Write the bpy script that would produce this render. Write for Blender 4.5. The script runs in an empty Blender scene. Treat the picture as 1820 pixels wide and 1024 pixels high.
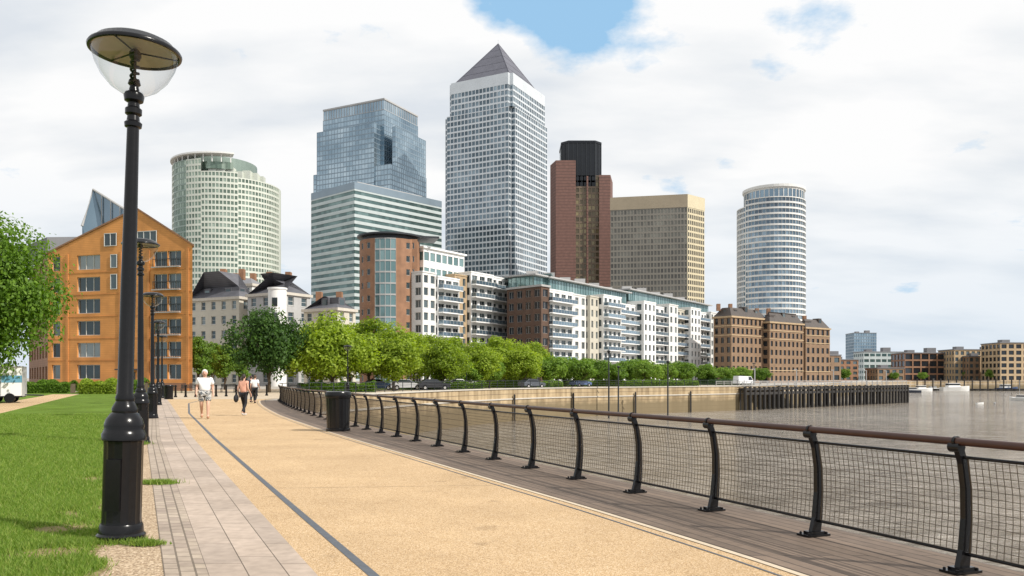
import bpy, math, random
import numpy as np
from mathutils import Vector, Matrix
from mathutils.geometry import tessellate_polygon
random.seed(7); rng=np.random.default_rng(7)
F=1415.0; HZ=672.0; CH=1.6
def gx(px,D): return (px-910)/F*D
def gz(py,D): return CH+(HZ-py)/F*D
scene=bpy.context.scene
def link(o): scene.collection.objects.link(o); return o

# ---------------------------------------------------------------- materials
def newmat(name):
    m=bpy.data.materials.new(name); m.use_nodes=True
    nt=m.node_tree; b=nt.nodes['Principled BSDF']
    return m,nt,b
def N(nt,t,**k):
    n=nt.nodes.new(t)
    for a,v in k.items(): setattr(n,a,v)
    return n
def ramp(nt,stops,fac):
    r=N(nt,'ShaderNodeValToRGB'); e=r.color_ramp.elements
    while len(e)<len(stops): e.new(0.5)
    for i,(p,c) in enumerate(stops):
        e[i].position=p; e[i].color=(c[0],c[1],c[2],1)
    nt.links.new(fac,r.inputs[0]); return r
def sc(c,k): return tuple(min(1,x*k) for x in c[:3])
def mat(name,base,rough=.7,metal=0,scale=3.0,amt=.18,bump=0,bscale=None,big=.12,spec=.4):
    m,nt,b=newmat(name); L=nt.links.new
    g=N(nt,'ShaderNodeNewGeometry')
    n1=N(nt,'ShaderNodeTexNoise'); n1.inputs['Scale'].default_value=scale; n1.inputs['Detail'].default_value=6
    n2=N(nt,'ShaderNodeTexNoise'); n2.inputs['Scale'].default_value=big; n2.inputs['Detail'].default_value=3
    L(g.outputs['Position'],n1.inputs['Vector']); L(g.outputs['Position'],n2.inputs['Vector'])
    mx=N(nt,'ShaderNodeMath',operation='ADD'); L(n1.outputs[0],mx.inputs[0]); L(n2.outputs[0],mx.inputs[1])
    hf=N(nt,'ShaderNodeMath',operation='MULTIPLY'); hf.inputs[1].default_value=.5; L(mx.outputs[0],hf.inputs[0])
    r=ramp(nt,[(.3,sc(base,1-amt)),(.7,sc(base,1+amt))],hf.outputs[0])
    L(r.outputs[0],b.inputs['Base Color'])
    b.inputs['Roughness'].default_value=rough; b.inputs['Metallic'].default_value=metal
    b.inputs['Specular IOR Level'].default_value=spec
    if bump:
        n3=N(nt,'ShaderNodeTexNoise'); n3.inputs['Scale'].default_value=bscale or scale*3; n3.inputs['Detail'].default_value=4
        L(g.outputs['Position'],n3.inputs['Vector'])
        bp=N(nt,'ShaderNodeBump'); bp.inputs['Strength'].default_value=bump; bp.inputs['Distance'].default_value=.02
        L(n3.outputs[0],bp.inputs['Height']); L(bp.outputs[0],b.inputs['Normal'])
    return m
def banded(name,base,dark,pitch,frac=.15,rough=.75,tide=None):
    m,nt,b=newmat(name); L=nt.links.new
    g=N(nt,'ShaderNodeNewGeometry'); s=N(nt,'ShaderNodeSeparateXYZ'); L(g.outputs['Position'],s.inputs[0])
    d=N(nt,'ShaderNodeMath',operation='DIVIDE'); d.inputs[1].default_value=pitch; L(s.outputs[2],d.inputs[0])
    f=N(nt,'ShaderNodeMath',operation='FRACT'); L(d.outputs[0],f.inputs[0])
    lt=N(nt,'ShaderNodeMath',operation='LESS_THAN'); lt.inputs[1].default_value=frac; L(f.outputs[0],lt.inputs[0])
    n=N(nt,'ShaderNodeTexNoise'); n.inputs['Scale'].default_value=.6; n.inputs['Detail'].default_value=7; L(g.outputs['Position'],n.inputs['Vector'])
    r=ramp(nt,[(.3,sc(base,.8)),(.7,sc(base,1.18))],n.outputs[0])
    mx=N(nt,'ShaderNodeMix',data_type='RGBA'); L(lt.outputs[0],mx.inputs[0]); L(r.outputs[0],mx.inputs[6]); mx.inputs[7].default_value=(*dark,1)
    out=mx.outputs[2]
    if tide is not None:
        mp=N(nt,'ShaderNodeMapping'); mp.inputs['Scale'].default_value=(1.2,1.2,.12); L(g.outputs['Position'],mp.inputs[0])
        ns=N(nt,'ShaderNodeTexNoise'); ns.inputs['Scale'].default_value=1.0; ns.inputs['Detail'].default_value=6; L(mp.outputs[0],ns.inputs['Vector'])
        rs=ramp(nt,[(.35,(.62,.58,.52)),(.6,(1,1,1))],ns.outputs[0])
        m1=N(nt,'ShaderNodeMix',data_type='RGBA',blend_type='MULTIPLY'); m1.inputs[0].default_value=1; L(out,m1.inputs[6]); L(rs.outputs[0],m1.inputs[7])
        a=N(nt,'ShaderNodeMath',operation='MULTIPLY_ADD'); L(n.outputs[0],a.inputs[0]); a.inputs[1].default_value=1.6; L(s.outputs[2],a.inputs[2])
        mr=N(nt,'ShaderNodeMapRange'); mr.inputs[1].default_value=tide; mr.inputs[2].default_value=tide+1.1; mr.inputs[3].default_value=.9; mr.inputs[4].default_value=0; L(a.outputs[0],mr.inputs[0])
        m2=N(nt,'ShaderNodeMix',data_type='RGBA'); L(mr.outputs[0],m2.inputs[0]); L(m1.outputs[2],m2.inputs[6]); m2.inputs[7].default_value=(.17,.13,.07,1); out=m2.outputs[2]
    L(out,b.inputs['Base Color']); b.inputs['Roughness'].default_value=rough
    return m
def glassmat(name,stops,metal=.5,rough=.08,wob=.06,spec=.6,pane=.4):
    m,nt,b=newmat(name); L=nt.links.new
    g=N(nt,'ShaderNodeNewGeometry'); oi=N(nt,'ShaderNodeObjectInfo')
    a=N(nt,'ShaderNodeMath',operation='ADD'); L(g.outputs['Random Per Island'],a.inputs[0]); L(oi.outputs['Random'],a.inputs[1])
    f=N(nt,'ShaderNodeMath',operation='FRACT'); L(a.outputs[0],f.inputs[0])
    n=N(nt,'ShaderNodeTexNoise'); n.inputs['Scale'].default_value=.04; n.inputs['Detail'].default_value=3; L(g.outputs['Position'],n.inputs['Vector'])
    mm=N(nt,'ShaderNodeMath',operation='MULTIPLY_ADD'); mm.inputs[1].default_value=2.0; mm.inputs[2].default_value=-.5; L(n.outputs[0],mm.inputs[0])
    av=N(nt,'ShaderNodeMix'); av.inputs[0].default_value=1-pane; L(f.outputs[0],av.inputs[2]); L(mm.outputs[0],av.inputs[3])
    r=ramp(nt,stops,av.outputs[0]); L(r.outputs[0],b.inputs['Base Color'])
    b.inputs['Metallic'].default_value=metal; b.inputs['Roughness'].default_value=rough; b.inputs['Specular IOR Level'].default_value=spec
    n3=N(nt,'ShaderNodeTexNoise'); n3.inputs['Scale'].default_value=.3; L(g.outputs['Position'],n3.inputs['Vector'])
    bp=N(nt,'ShaderNodeBump'); bp.inputs['Strength'].default_value=wob; bp.inputs['Distance'].default_value=.25
    L(n3.outputs[0],bp.inputs['Height']); L(bp.outputs[0],b.inputs['Normal'])
    return m
def uvmat_brick(name,c1,c2,mort,bw,bh,ms=.004,off=.5,rough=.8,bump=.4):
    m,nt,b=newmat(name); L=nt.links.new
    uv=N(nt,'ShaderNodeUVMap'); g=N(nt,'ShaderNodeNewGeometry')
    t=N(nt,'ShaderNodeTexBrick'); t.offset=off
    t.inputs['Color1'].default_value=(*c1,1); t.inputs['Color2'].default_value=(*c2,1); t.inputs['Mortar'].default_value=(*mort,1)
    t.inputs['Scale'].default_value=1; t.inputs['Mortar Size'].default_value=ms; t.inputs['Brick Width'].default_value=bw; t.inputs['Row Height'].default_value=bh
    t.inputs['Bias'].default_value=0
    L(uv.outputs[0],t.inputs['Vector'])
    n=N(nt,'ShaderNodeTexNoise'); n.inputs['Scale'].default_value=9; n.inputs['Detail'].default_value=8; L(g.outputs['Position'],n.inputs['Vector'])
    n2=N(nt,'ShaderNodeTexNoise'); n2.inputs['Scale'].default_value=.8; n2.inputs['Detail'].default_value=4; L(g.outputs['Position'],n2.inputs['Vector'])
    r=ramp(nt,[(.25,(.72,.72,.72)),(.75,(1.0,1.0,1.0))],n.outputs[0]); r2=ramp(nt,[(.3,(.75,.74,.72)),(.7,(1,1,1))],n2.outputs[0])
    mx=N(nt,'ShaderNodeMix',data_type='RGBA',blend_type='MULTIPLY'); mx.inputs[0].default_value=1; L(t.outputs[0],mx.inputs[6]); L(r.outputs[0],mx.inputs[7])
    mx2=N(nt,'ShaderNodeMix',data_type='RGBA',blend_type='MULTIPLY'); mx2.inputs[0].default_value=1; L(mx.outputs[2],mx2.inputs[6]); L(r2.outputs[0],mx2.inputs[7])
    L(mx2.outputs[2],b.inputs['Base Color']); b.inputs['Roughness'].default_value=rough
    bp=N(nt,'ShaderNodeBump'); bp.inputs['Strength'].default_value=bump; bp.inputs['Distance'].default_value=.006; bp.invert=True
    L(t.outputs['Fac'],bp.inputs['Height']); L(bp.outputs[0],b.inputs['Normal'])
    return m

def gravelmat(name,stops,scale=90,rough=.9,bump=.5):
    m,nt,b=newmat(name); L=nt.links.new
    g=N(nt,'ShaderNodeNewGeometry')
    v=N(nt,'ShaderNodeTexVoronoi'); v.inputs['Scale'].default_value=scale; L(g.outputs['Position'],v.inputs['Vector'])
    s=N(nt,'ShaderNodeSeparateColor'); L(v.outputs['Color'],s.inputs[0])
    r=ramp(nt,stops,s.outputs[0])
    n2=N(nt,'ShaderNodeTexNoise'); n2.inputs['Scale'].default_value=.45; n2.inputs['Detail'].default_value=9; n2.inputs['Roughness'].default_value=.7; L(g.outputs['Position'],n2.inputs['Vector'])
    r2=ramp(nt,[(.32,(.80,.785,.77)),(.66,(1,1,1))],n2.outputs[0])
    mx=N(nt,'ShaderNodeMix',data_type='RGBA',blend_type='MULTIPLY'); mx.inputs[0].default_value=1; L(r.outputs[0],mx.inputs[6]); L(r2.outputs[0],mx.inputs[7])
    n3=N(nt,'ShaderNodeTexNoise'); n3.inputs['Scale'].default_value=2.3; n3.inputs['Detail'].default_value=3; L(g.outputs['Position'],n3.inputs['Vector'])
    r3=ramp(nt,[(.24,(.74,.73,.72)),(.36,(1,1,1))],n3.outputs[0])
    m3=N(nt,'ShaderNodeMix',data_type='RGBA',blend_type='MULTIPLY'); m3.inputs[0].default_value=1; L(mx.outputs[2],m3.inputs[6]); L(r3.outputs[0],m3.inputs[7])
    L(m3.outputs[2],b.inputs['Base Color']); b.inputs['Roughness'].default_value=rough; b.inputs['Specular IOR Level'].default_value=.2
    bp=N(nt,'ShaderNodeBump'); bp.inputs['Strength'].default_value=bump; bp.inputs['Distance'].default_value=.005
    L(v.outputs['Distance'],bp.inputs['Height']); L(bp.outputs[0],b.inputs['Normal'])
    return m
def leafmat(name,stops,tr=.35):
    m,nt,b=newmat(name); L=nt.links.new
    g=N(nt,'ShaderNodeNewGeometry'); oi=N(nt,'ShaderNodeObjectInfo')
    mm=N(nt,'ShaderNodeMix'); mm.inputs[0].default_value=.3; L(g.outputs['Random Per Island'],mm.inputs[2]); L(oi.outputs['Random'],mm.inputs[3])
    r=ramp(nt,stops,mm.outputs[0]); L(r.outputs[0],b.inputs['Base Color']); b.inputs['Roughness'].default_value=.55; b.inputs['Specular IOR Level'].default_value=.25
    t=N(nt,'ShaderNodeBsdfTranslucent'); 
    hs=N(nt,'ShaderNodeHueSaturation'); hs.inputs['Value'].default_value=1.6; hs.inputs['Saturation'].default_value=1.1; L(r.outputs[0],hs.inputs['Color']); L(hs.outputs[0],t.inputs[0])
    mx=N(nt,'ShaderNodeMixShader'); mx.inputs[0].default_value=tr; L(b.outputs[0],mx.inputs[1]); L(t.outputs[0],mx.inputs[2])
    L(mx.outputs[0],nt.nodes['Material Output'].inputs[0]); return m

M={}
M['iron']=mat('black_painted_iron',(.006,.006,.007),.22,0,20,.3,bump=.04,spec=.3)
M['rail']=mat('reddish_brown_handrail',(.055,.024,.017),.28,0,8,.3,spec=.35)
M['wire']=mat('dark_bronze_wire',(.075,.055,.035),.5,.2,20,.2)
M['capin']=mat('lamp_reflector_cream',(.40,.335,.25),.5,0,6,.12)
M['resin']=gravelmat('tan_resin_gravel',[(0,(.27,.165,.08)),(.25,(.47,.32,.17)),(.7,(.59,.42,.245)),(1,(.71,.56,.39))],125,bump=.6)
M['loose']=gravelmat('brown_gravel',[(0,(.20,.14,.09)),(.5,(.42,.31,.20)),(1,(.62,.50,.36))],70)
M['paver']=uvmat_brick('pinkish_paving_slabs',(.56,.45,.365),(.45,.365,.30),(.15,.12,.09),.9,.295,.005,.33)
M['cobble']=uvmat_brick('grey_setts',(.50,.41,.32),(.40,.32,.26),(.2,.16,.12),.2,.12,.009)
M['deck']=uvmat_brick('weathered_deck_boards',(.235,.17,.125),(.165,.12,.09),(.03,.022,.017),2.4,.14,.007,.37,.75)
M['slate_strip']=mat('blue_grey_strip',(.095,.105,.12),.7,0,9,.25)
M['joint']=mat('path_joint',(.25,.18,.11),.9,0,9,.25)
M['pale_strip']=mat('pale_edging',(.52,.43,.32),.8,0,5,.15)
M['ground']=mat('ground_paving',(.34,.31,.27),.9,0,.5,.2)
M['plaza']=gravelmat('pale_plaza_paving',[(0,(.40,.32,.23)),(.5,(.50,.41,.30)),(1,(.58,.49,.38))],8)
M['stone']=banded('tan_river_wall_stone',(.44,.335,.20),(.22,.16,.10),.7,.12,tide=-1.8)
M['timber']=mat('dark_tidal_timber',(.035,.032,.03),.8,0,2,.4)
M['coping']=mat('stone_coping',(.50,.46,.40),.8,0,2,.15)
M['bark']=mat('tree_bark',(.10,.075,.05),.9,0,4,.35,bump=.5)
M['white']=mat('white_render',(.76,.755,.74),.6,0,.8,.07)
M['offwhite']=mat('offwhite_render',(.66,.655,.635),.65,0,.8,.1)
M['steel']=mat('stainless_cladding',(.58,.61,.635),.36,.2,.2,.07)
M['steel_dark']=mat('pyramid_steel',(.115,.115,.14),.5,.25,.5,.15)
M['conc']=mat('grey_concrete',(.38,.375,.37),.75,0,1,.12)
M['slate']=banded('slate_roof',(.10,.10,.115),(.06,.06,.065),.35,.2,.55)
M['mansard']=banded('dark_brown_mansard',(.06,.047,.04),(.035,.028,.025),.35,.2,.6)
M['roofgrey']=mat('grey_roof',(.18,.18,.19),.6,0,.5,.15)
M['darkmetal']=mat('dark_grey_metal',(.04,.045,.05),.45,.3,2,.15)
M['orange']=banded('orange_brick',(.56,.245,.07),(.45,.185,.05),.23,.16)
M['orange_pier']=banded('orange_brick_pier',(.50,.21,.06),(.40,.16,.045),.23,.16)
M['orange_dark']=banded('brown_and_shaded_brick',(.27,.14,.078),(.19,.10,.055),.3,.16)  # brown brick, also the painted shade on the orange block's left side
M['darkbrick']=banded('dark_brown_brick',(.105,.06,.04),(.07,.042,.03),.3,.16)
M['redbrown']=banded('redbrown_granite',(.155,.078,.062),(.085,.045,.038),1.9,.2)
M['wbrick']=banded('warehouse_brick',(.235,.15,.09),(.16,.10,.06),.45,.18)
M['tanstone']=mat('tan_stone',(.42,.31,.19),.75,0,.8,.15)
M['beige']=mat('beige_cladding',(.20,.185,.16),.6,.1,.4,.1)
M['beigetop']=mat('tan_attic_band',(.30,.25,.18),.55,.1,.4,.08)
M['beige_sunlit']=mat('beige_cladding_sunlit',(.55,.48,.33),.55,.1,.4,.08)  # brighter copy of the beige cladding, sunlight painted into its colour
M['gridbrown']=mat('brown_mullion_grid',(.16,.12,.085),.5,.2,.4,.1)
M['cream']=mat('cream_stone',(.50,.465,.39),.7,0,.6,.1)
M['creamgreen']=mat('cream_tower_cladding',(.52,.545,.48),.45,.1,.3,.08)
M['greenframe']=mat('pale_green_frames',(.22,.28,.245),.35,.3,.3,.1)
M['stripe']=mat('pale_green_spandrel',(.46,.51,.51),.4,.2,.2,.08)
M['spand']=mat('blue_grey_spandrel',(.22,.28,.33),.3,.35,.2,.08)
M['frame']=mat('white_window_frame',(.55,.55,.53),.5,0,3,.05)
M['dframe']=mat('dark_window_frame',(.035,.036,.04),.4,0,3,.1)
M['drum']=mat('black_drum_cladding',(.012,.014,.018),.25,.2,.6,.2)
M['tealroof']=mat('teal_frame',(.10,.16,.16),.4,.3,1,.1)
G={}
G['office']=glassmat('blue_grey_glass',[(0,(.07,.10,.135)),(.45,(.15,.215,.27)),(.75,(.28,.37,.44)),(1,(.48,.57,.62))],.55)
G['blue']=glassmat('blue_curtain_glass',[(0,(.14,.20,.26)),(.4,(.24,.33,.40)),(.7,(.37,.47,.54)),(1,(.54,.64,.70))],.75,.05,.05,pane=.22)
G['green']=glassmat('green_ribbon_glass',[(0,(.05,.085,.085)),(.5,(.10,.165,.16)),(1,(.24,.34,.33))],.5)
G['towergreen']=glassmat('green_tower_glass',[(0,(.06,.09,.07)),(.5,(.15,.21,.165)),(1,(.42,.50,.42))],.5,pane=.5)
G['canada']=glassmat('tower_window_glass',[(0,(.045,.07,.09)),(.5,(.10,.145,.18)),(1,(.32,.41,.47))],.5)
G['bronze']=glassmat('bronze_glass',[(0,(.055,.05,.044)),(.5,(.11,.105,.09)),(1,(.25,.24,.20))],.4)
G['gold']=glassmat('gold_glass',[(0,(.04,.034,.022)),(.5,(.12,.095,.055)),(1,(.36,.29,.15))],.4,pane=.6)
G['dark']=glassmat('dark_glass',[(0,(.008,.01,.014)),(.6,(.022,.026,.032)),(1,(.07,.08,.09))],.2)
G['home']=glassmat('domestic_window_glass',[(0,(.025,.035,.04)),(.5,(.06,.085,.095)),(.8,(.14,.18,.19)),(1,(.42,.42,.39))],.35,pane=.7)
G['teal']=glassmat('teal_penthouse_glass',[(0,(.07,.125,.13)),(.5,(.16,.26,.265)),(1,(.36,.48,.48))],.45)
M['leaf_light']=leafmat('leaf_yellow_green',[(.1,(.115,.175,.018)),(.5,(.215,.30,.03)),(.9,(.33,.42,.055))],.45)
M['leaf_mid']=leafmat('leaf_mid_green',[(.1,(.065,.125,.016)),(.5,(.13,.225,.028)),(.9,(.21,.31,.05))],.4)
M['leaf_dark']=leafmat('leaf_dark_green',[(.1,(.02,.05,.008)),(.5,(.04,.09,.014)),(.9,(.075,.15,.025))],.3)
M['leaf_fresh']=leafmat('leaf_fresh_green',[(.1,(.06,.12,.012)),(.5,(.12,.22,.022)),(.9,(.20,.32,.045))],.42)
M['grass']=leafmat('grass_blades',[(.05,(.075,.135,.018)),(.5,(.145,.24,.032)),(.8,(.24,.32,.06)),(.97,(.36,.34,.14))],.35)
M['skin']=mat('skin',(.55,.33,.24),.55,0,6,.06)

# ---------------------------------------------------------------- mesh builder
class MB:
    def __init__(s): s.v=[];s.f=[];s.m=[]
    def face(s,pts,m=0):
        k=len(s.v); s.v+= [tuple(p) for p in pts]; s.f.append(tuple(range(k,k+len(pts)))); s.m.append(m)
    def box(s,x0,x1,y0,y1,z0,z1,m=0):
        s.obox((x0,y0,z0),(x1-x0,0,0),(0,y1-y0,0),(0,0,z1-z0),m)
    def obox(s,o,a,b,c,m=0):
        o=Vector(o);a=Vector(a);b=Vector(b);c=Vector(c); k=len(s.v)
        s.v+=[tuple(p) for p in (o,o+a,o+a+b,o+b,o+c,o+a+c,o+a+b+c,o+b+c)]
        for q in ((0,3,2,1),(4,5,6,7),(0,1,5,4),(1,2,6,5),(2,3,7,6),(3,0,4,7)): s.f.append(tuple(k+i for i in q)); s.m.append(m)
    def lathe(s,prof,n=24,c=(0,0,0),m=0,flute=0,nf=0):
        k=len(s.v)
        for r,z in prof:
            for i in range(n):
                a=2*math.pi*i/n; rr=r*(1-(flute if (i%2 and flute) else 0))
                s.v.append((c[0]+rr*math.cos(a),c[1]+rr*math.sin(a),c[2]+z))
        for j in range(len(prof)-1):
            for i in range(n):
                i2=(i+1)%n
                s.f.append((k+j*n+i,k+j*n+i2,k+(j+1)*n+i2,k+(j+1)*n+i)); s.m.append(m)
        if prof[-1][0]>1e-4: s.f.append(tuple(k+(len(prof)-1)*n+i for i in range(n))); s.m.append(m)
        if prof[0][0]>1e-4: s.f.append(tuple(k+i for i in reversed(range(n)))); s.m.append(m)
    def tube(s,pts,rad,n=8,m=0,caps=True):
        pts=[Vector(p) for p in pts]; k=len(s.v)
        if not hasattr(rad,'__len__'): rad=[rad]*len(pts)
        for j,p in enumerate(pts):
            d=(pts[min(j+1,len(pts)-1)]-pts[max(j-1,0)]).normalized()
            up=Vector((0,0,1)) if abs(d.z)<.9 else Vector((1,0,0))
            a=d.cross(up).normalized(); b=a.cross(d).normalized()
            for i in range(n):
                t=2*math.pi*i/n; s.v.append(tuple(p+(a*math.cos(t)+b*math.sin(t))*rad[j]))
        for j in range(len(pts)-1):
            for i in range(n):
                i2=(i+1)%n; s.f.append((k+j*n+i,k+j*n+i2,k+(j+1)*n+i2,k+(j+1)*n+i)); s.m.append(m)
        if caps:
            s.f.append(tuple(k+i for i in reversed(range(n)))); s.m.append(m)
            s.f.append(tuple(k+(len(pts)-1)*n+i for i in range(n))); s.m.append(m)
    def ball(s,c,r,m=0,n=10,sq=(1,1,1)):
        prof=[(math.sin(math.pi*j/n)*1.0,-math.cos(math.pi*j/n)) for j in range(n+1)]
        k=len(s.v); s.lathe([(max(p,1e-5),z) for p,z in prof],n*2,(0,0,0),m)
        for i in range(k,len(s.v)):
            v=s.v[i]; s.v[i]=(c[0]+v[0]*r*sq[0],c[1]+v[1]*r*sq[1],c[2]+v[2]*r*sq[2])
    def poly(s,pts,z,m=0):
        tr=tessellate_polygon([[Vector((p[0],p[1],0)) for p in pts]]); k=len(s.v)
        s.v+=[(p[0],p[1],z) for p in pts]
        for t in tr:
            a,b,c=[Vector((pts[i][0],pts[i][1],0)) for i in t]
            t=tuple(k+i for i in t)
            if (b-a).cross(c-a).z<0: t=t[::-1]
            s.f.append(t); s.m.append(m)
    def mesh(s,name,mats,smooth=False,auto=None):
        me=bpy.data.meshes.new(name); me.from_pydata(s.v,[],s.f)
        for x in mats: me.materials.append(x)
        me.polygons.foreach_set('material_index',s.m)
        if smooth or auto: me.polygons.foreach_set('use_smooth',[True]*len(s.f))
        me.update()
        if auto:
            try: me.set_sharp_from_angle(angle=math.radians(auto))
            except Exception: pass
        return me
    def make(s,name,mats,parent=None,smooth=False,auto=None):
        o=bpy.data.objects.new(name,s.mesh(name,mats,smooth,auto)); link(o)
        if parent: adopt(o,parent)
        return o
def adopt(o,p):
    o.parent=p; o.matrix_parent_inverse=Matrix.Translation(p.location).inverted() if p.get('_world') else Matrix.Identity(4)
def empty(name,loc,label,cat,group=None,world=True):
    e=bpy.data.objects.new(name,None); e.empty_display_size=.3; e.location=loc; link(e)
    e['_world']=1 if world else 0
    tag(e,label,cat,group); return e
def tag(o,label,cat,group=None):
    o['label']=label; o['category']=cat
    if group: o['group']=group
def structure(o,label=None,cat=None):
    o['kind']='structure'
    if label: tag(o,label,cat or o.name)
    return o
def clone(root,loc,rot=0,scale=1,label=None):
    r=root.copy(); link(r); r.location=loc; r.rotation_euler=(root.rotation_euler[0],root.rotation_euler[1],rot); r.scale=(scale,)*3 if not hasattr(scale,'__len__') else scale
    if label: r['label']=label
    def rec(src,dst):
        for ch in src.children:
            c=ch.copy(); link(c); c.parent=dst; rec(ch,c)
    rec(root,r); return r

# ---------------------------------------------------------------- facades
def facade(wall,panes,p0,p1,z0,z1,cols,rows,wr=.6,hr=.6,rec=.25,sb=None,m=0,spans=None,skip=None):
    p0=Vector((p0[0],p0[1],0));p1=Vector((p1[0],p1[1],0)); d=p1-p0; Lh=d.length; u=d/Lh; n=Vector((u.y,-u.x,0))
    rh=(z1-z0)/rows; sb=(1-hr)*.5 if sb is None else sb
    if spans is None:
        cw=Lh/cols; spans=[((i+.5-wr/2)*cw,(i+.5+wr/2)*cw) for i in range(cols)]
    P=lambda a,z,dep=0: p0+u*a-n*dep+Vector((0,0,z))
    hz=[(z0+r*rh+sb*rh, z0+r*rh+(sb+hr)*rh) for r in range(rows)]
    zs=z0
    for (a,b) in hz+[(z1,z1)]:
        if a-zs>1e-4: wall.face([P(0,zs),P(Lh,zs),P(Lh,a),P(0,a)],m)
        zs=b
    full=wr>=.999 and spans[0][0]<1e-3
    for (a,b) in hz:
        if full:
            wall.face([P(0,a),P(Lh,a),P(Lh,a,rec),P(0,a,rec)],m); wall.face([P(0,b,rec),P(Lh,b,rec),P(Lh,b),P(0,b)],m)
        xs=0
        for (s,e) in list(spans)+[(Lh,Lh)]:
            if s-xs>1e-3: wall.face([P(xs,a),P(s,a),P(s,b),P(xs,b)],m)
            xs=e
        for k,(s,e) in enumerate(spans):
            if not full:
                wall.face([P(s,a),P(e,a),P(e,a,rec),P(s,a,rec)],m); wall.face([P(s,b,rec),P(e,b,rec),P(e,b),P(s,b)],m)
                wall.face([P(s,a),P(s,a,rec),P(s,b,rec),P(s,b)],m); wall.face([P(e,a,rec),P(e,a),P(e,b),P(e,b,rec)],m)
            c=P((s+e)/2,(a+b)/2,rec); panes.append((c,e-s,b-a,math.atan2(u.y,u.x),n))
def win_tpl(mb,w,h,style,T=None):
    k=len(mb.v)
    mb.face([(-w/2,0,-h/2),(w/2,0,-h/2),(w/2,0,h/2),(-w/2,0,h/2)],0)
    if style!='plain':
        t=.07
        B=lambda x0,x1,z0,z1: mb.box(x0,x1,-.06,-.002,z0,z1,1)
        B(-w/2,w/2,-h/2,-h/2+t); B(-w/2,w/2,h/2-t,h/2); B(-w/2,-w/2+t,-h/2+t,h/2-t); B(w/2-t,w/2,-h/2+t,h/2-t)
        nm=max(1,int(round(w/1.1)))
        for i in range(1,nm): 
            x=-w/2+w*i/nm; B(x-t/2,x+t/2,-h/2+t,h/2-t)
        if style=='sash': 
            mb.box(-w/2+t,w/2-t,-.05,-.002,-t/2,t/2,1)
            mb.box(-w/2-.1,w/2+.1,-.32,-.07,-h/2-.1,-h/2-.001,1)
    if T is not None:
        for i in range(k,len(mb.v)): mb.v[i]=tuple(T@Vector(mb.v[i]))
def windows(parent,panes,glass,style='plain',frame='frame',maxn=100,name='window'):
    cam=Vector((0,0,CH))
    def size(p): 
        v=cam-p[0]; return p[1]*p[2]*max(0,p[4].dot(v.normalized()))/v.length_squared
    panes=sorted(panes,key=size,reverse=True); cache={}
    mats=[G[glass],M[frame]]
    for i,(c,w,h,a,n) in enumerate(panes[:maxn]):
        key=(round(w,3),round(h,3))
        if key not in cache:
            mb=MB(); win_tpl(mb,w,h,style); cache[key]=mb.mesh(name,mats)
        o=bpy.data.objects.new(name,cache[key]); link(o); o.location=c; o.rotation_euler=(0,0,a); adopt(o,parent)
    rest=panes[maxn:]
    if rest:
        mb=MB()
        for (c,w,h,a,n) in rest:
            win_tpl(mb,w,h,style,Matrix.Translation(c)@Matrix.Rotation(a,4,'Z'))
        o=mb.make('windows',mats,parent); o['kind']='stuff'
def visible(p0,p1):
    mx,my=(p0[0]+p1[0])/2,(p0[1]+p1[1])/2; dx,dy=p1[0]-p0[0],p1[1]-p0[1]
    return dy*(-mx)+(-dx)*(-my)>0
def prism(wall,panes,pts,z0,z1,floor=3.5,bay=3,wr=.6,hr=.6,rec=.25,m=0,cap=None,sb=None,blank=None,cols1=False):
    n=len(pts)
    for i in range(n):
        a,b=pts[i],pts[(i+1)%n]; L=math.hypot(b[0]-a[0],b[1]-a[1])
        if panes is not None and visible(a,b) and L>bay*.5 and not (blank and i in blank):
            facade(wall,panes,a,b,z0,z1,1 if cols1 else max(1,round(L/bay)),max(1,round((z1-z0)/floor)),wr,hr,rec,sb,m)
        else:
            wall.face([(a[0],a[1],z0),(b[0],b[1],z0),(b[0],b[1],z1),(a[0],a[1],z1)],m)
    wall.poly(pts,z1,m if cap is None else cap)
def corner(L,C,R,D,th,dd=0):
    th=math.radians(th); xc=gx(C,D); s,c=math.sin(th),math.cos(th)
    ml=(L-910)/F; wl=(xc-ml*D)/(c+ml*s); mr=(R-910)/F; wr_=(mr*D-xc)/(s-mr*c)
    p=Vector((xc,D)); l=p+Vector((-c,s))*wl; r=p+Vector((s,c))*wr_; b=l+(r-p)
    return [tuple(l),tuple(p),tuple(r),tuple(b)]
def inset(pts,d):
    out=[]
    for i in range(len(pts)):
        a=Vector(pts[i-1]);b=Vector(pts[i]);e=Vector(pts[(i+1)%len(pts)])
        n1=(b-a).normalized();n2=(e-b).normalized()
        n1=Vector((-n1.y,n1.x));n2=Vector((-n2.y,n2.x)); q=(n1+n2); q=q/max(.3,(1+n1.dot(n2)))
        out.append(tuple(b+q*d))
    return out
def frustum(w,pts,z0,z1,ins,m=0,cap=True):
    q=inset(pts,ins); n=len(pts)
    for i in range(n):
        j=(i+1)%n; w.face([(*pts[i],z0),(*pts[j],z0),(*q[j],z1),(*q[i],z1)],m)
    if cap: w.poly(q,z1,m)
def slab(w,pts,z0,z1,out,m=0):
    q=inset(pts,-out); n=len(q)
    for i in range(n):
        j=(i+1)%n; w.face([(*q[i],z0),(*q[j],z0),(*q[j],z1),(*q[i],z1)],m)
    w.poly(q,z1,m); w.poly(q,z0,m)
def circle(cx,cy,r,n,ph=0): return [(cx+r*math.cos(ph+2*math.pi*i/n),cy+r*math.sin(ph+2*math.pi*i/n)) for i in range(n)]

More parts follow.
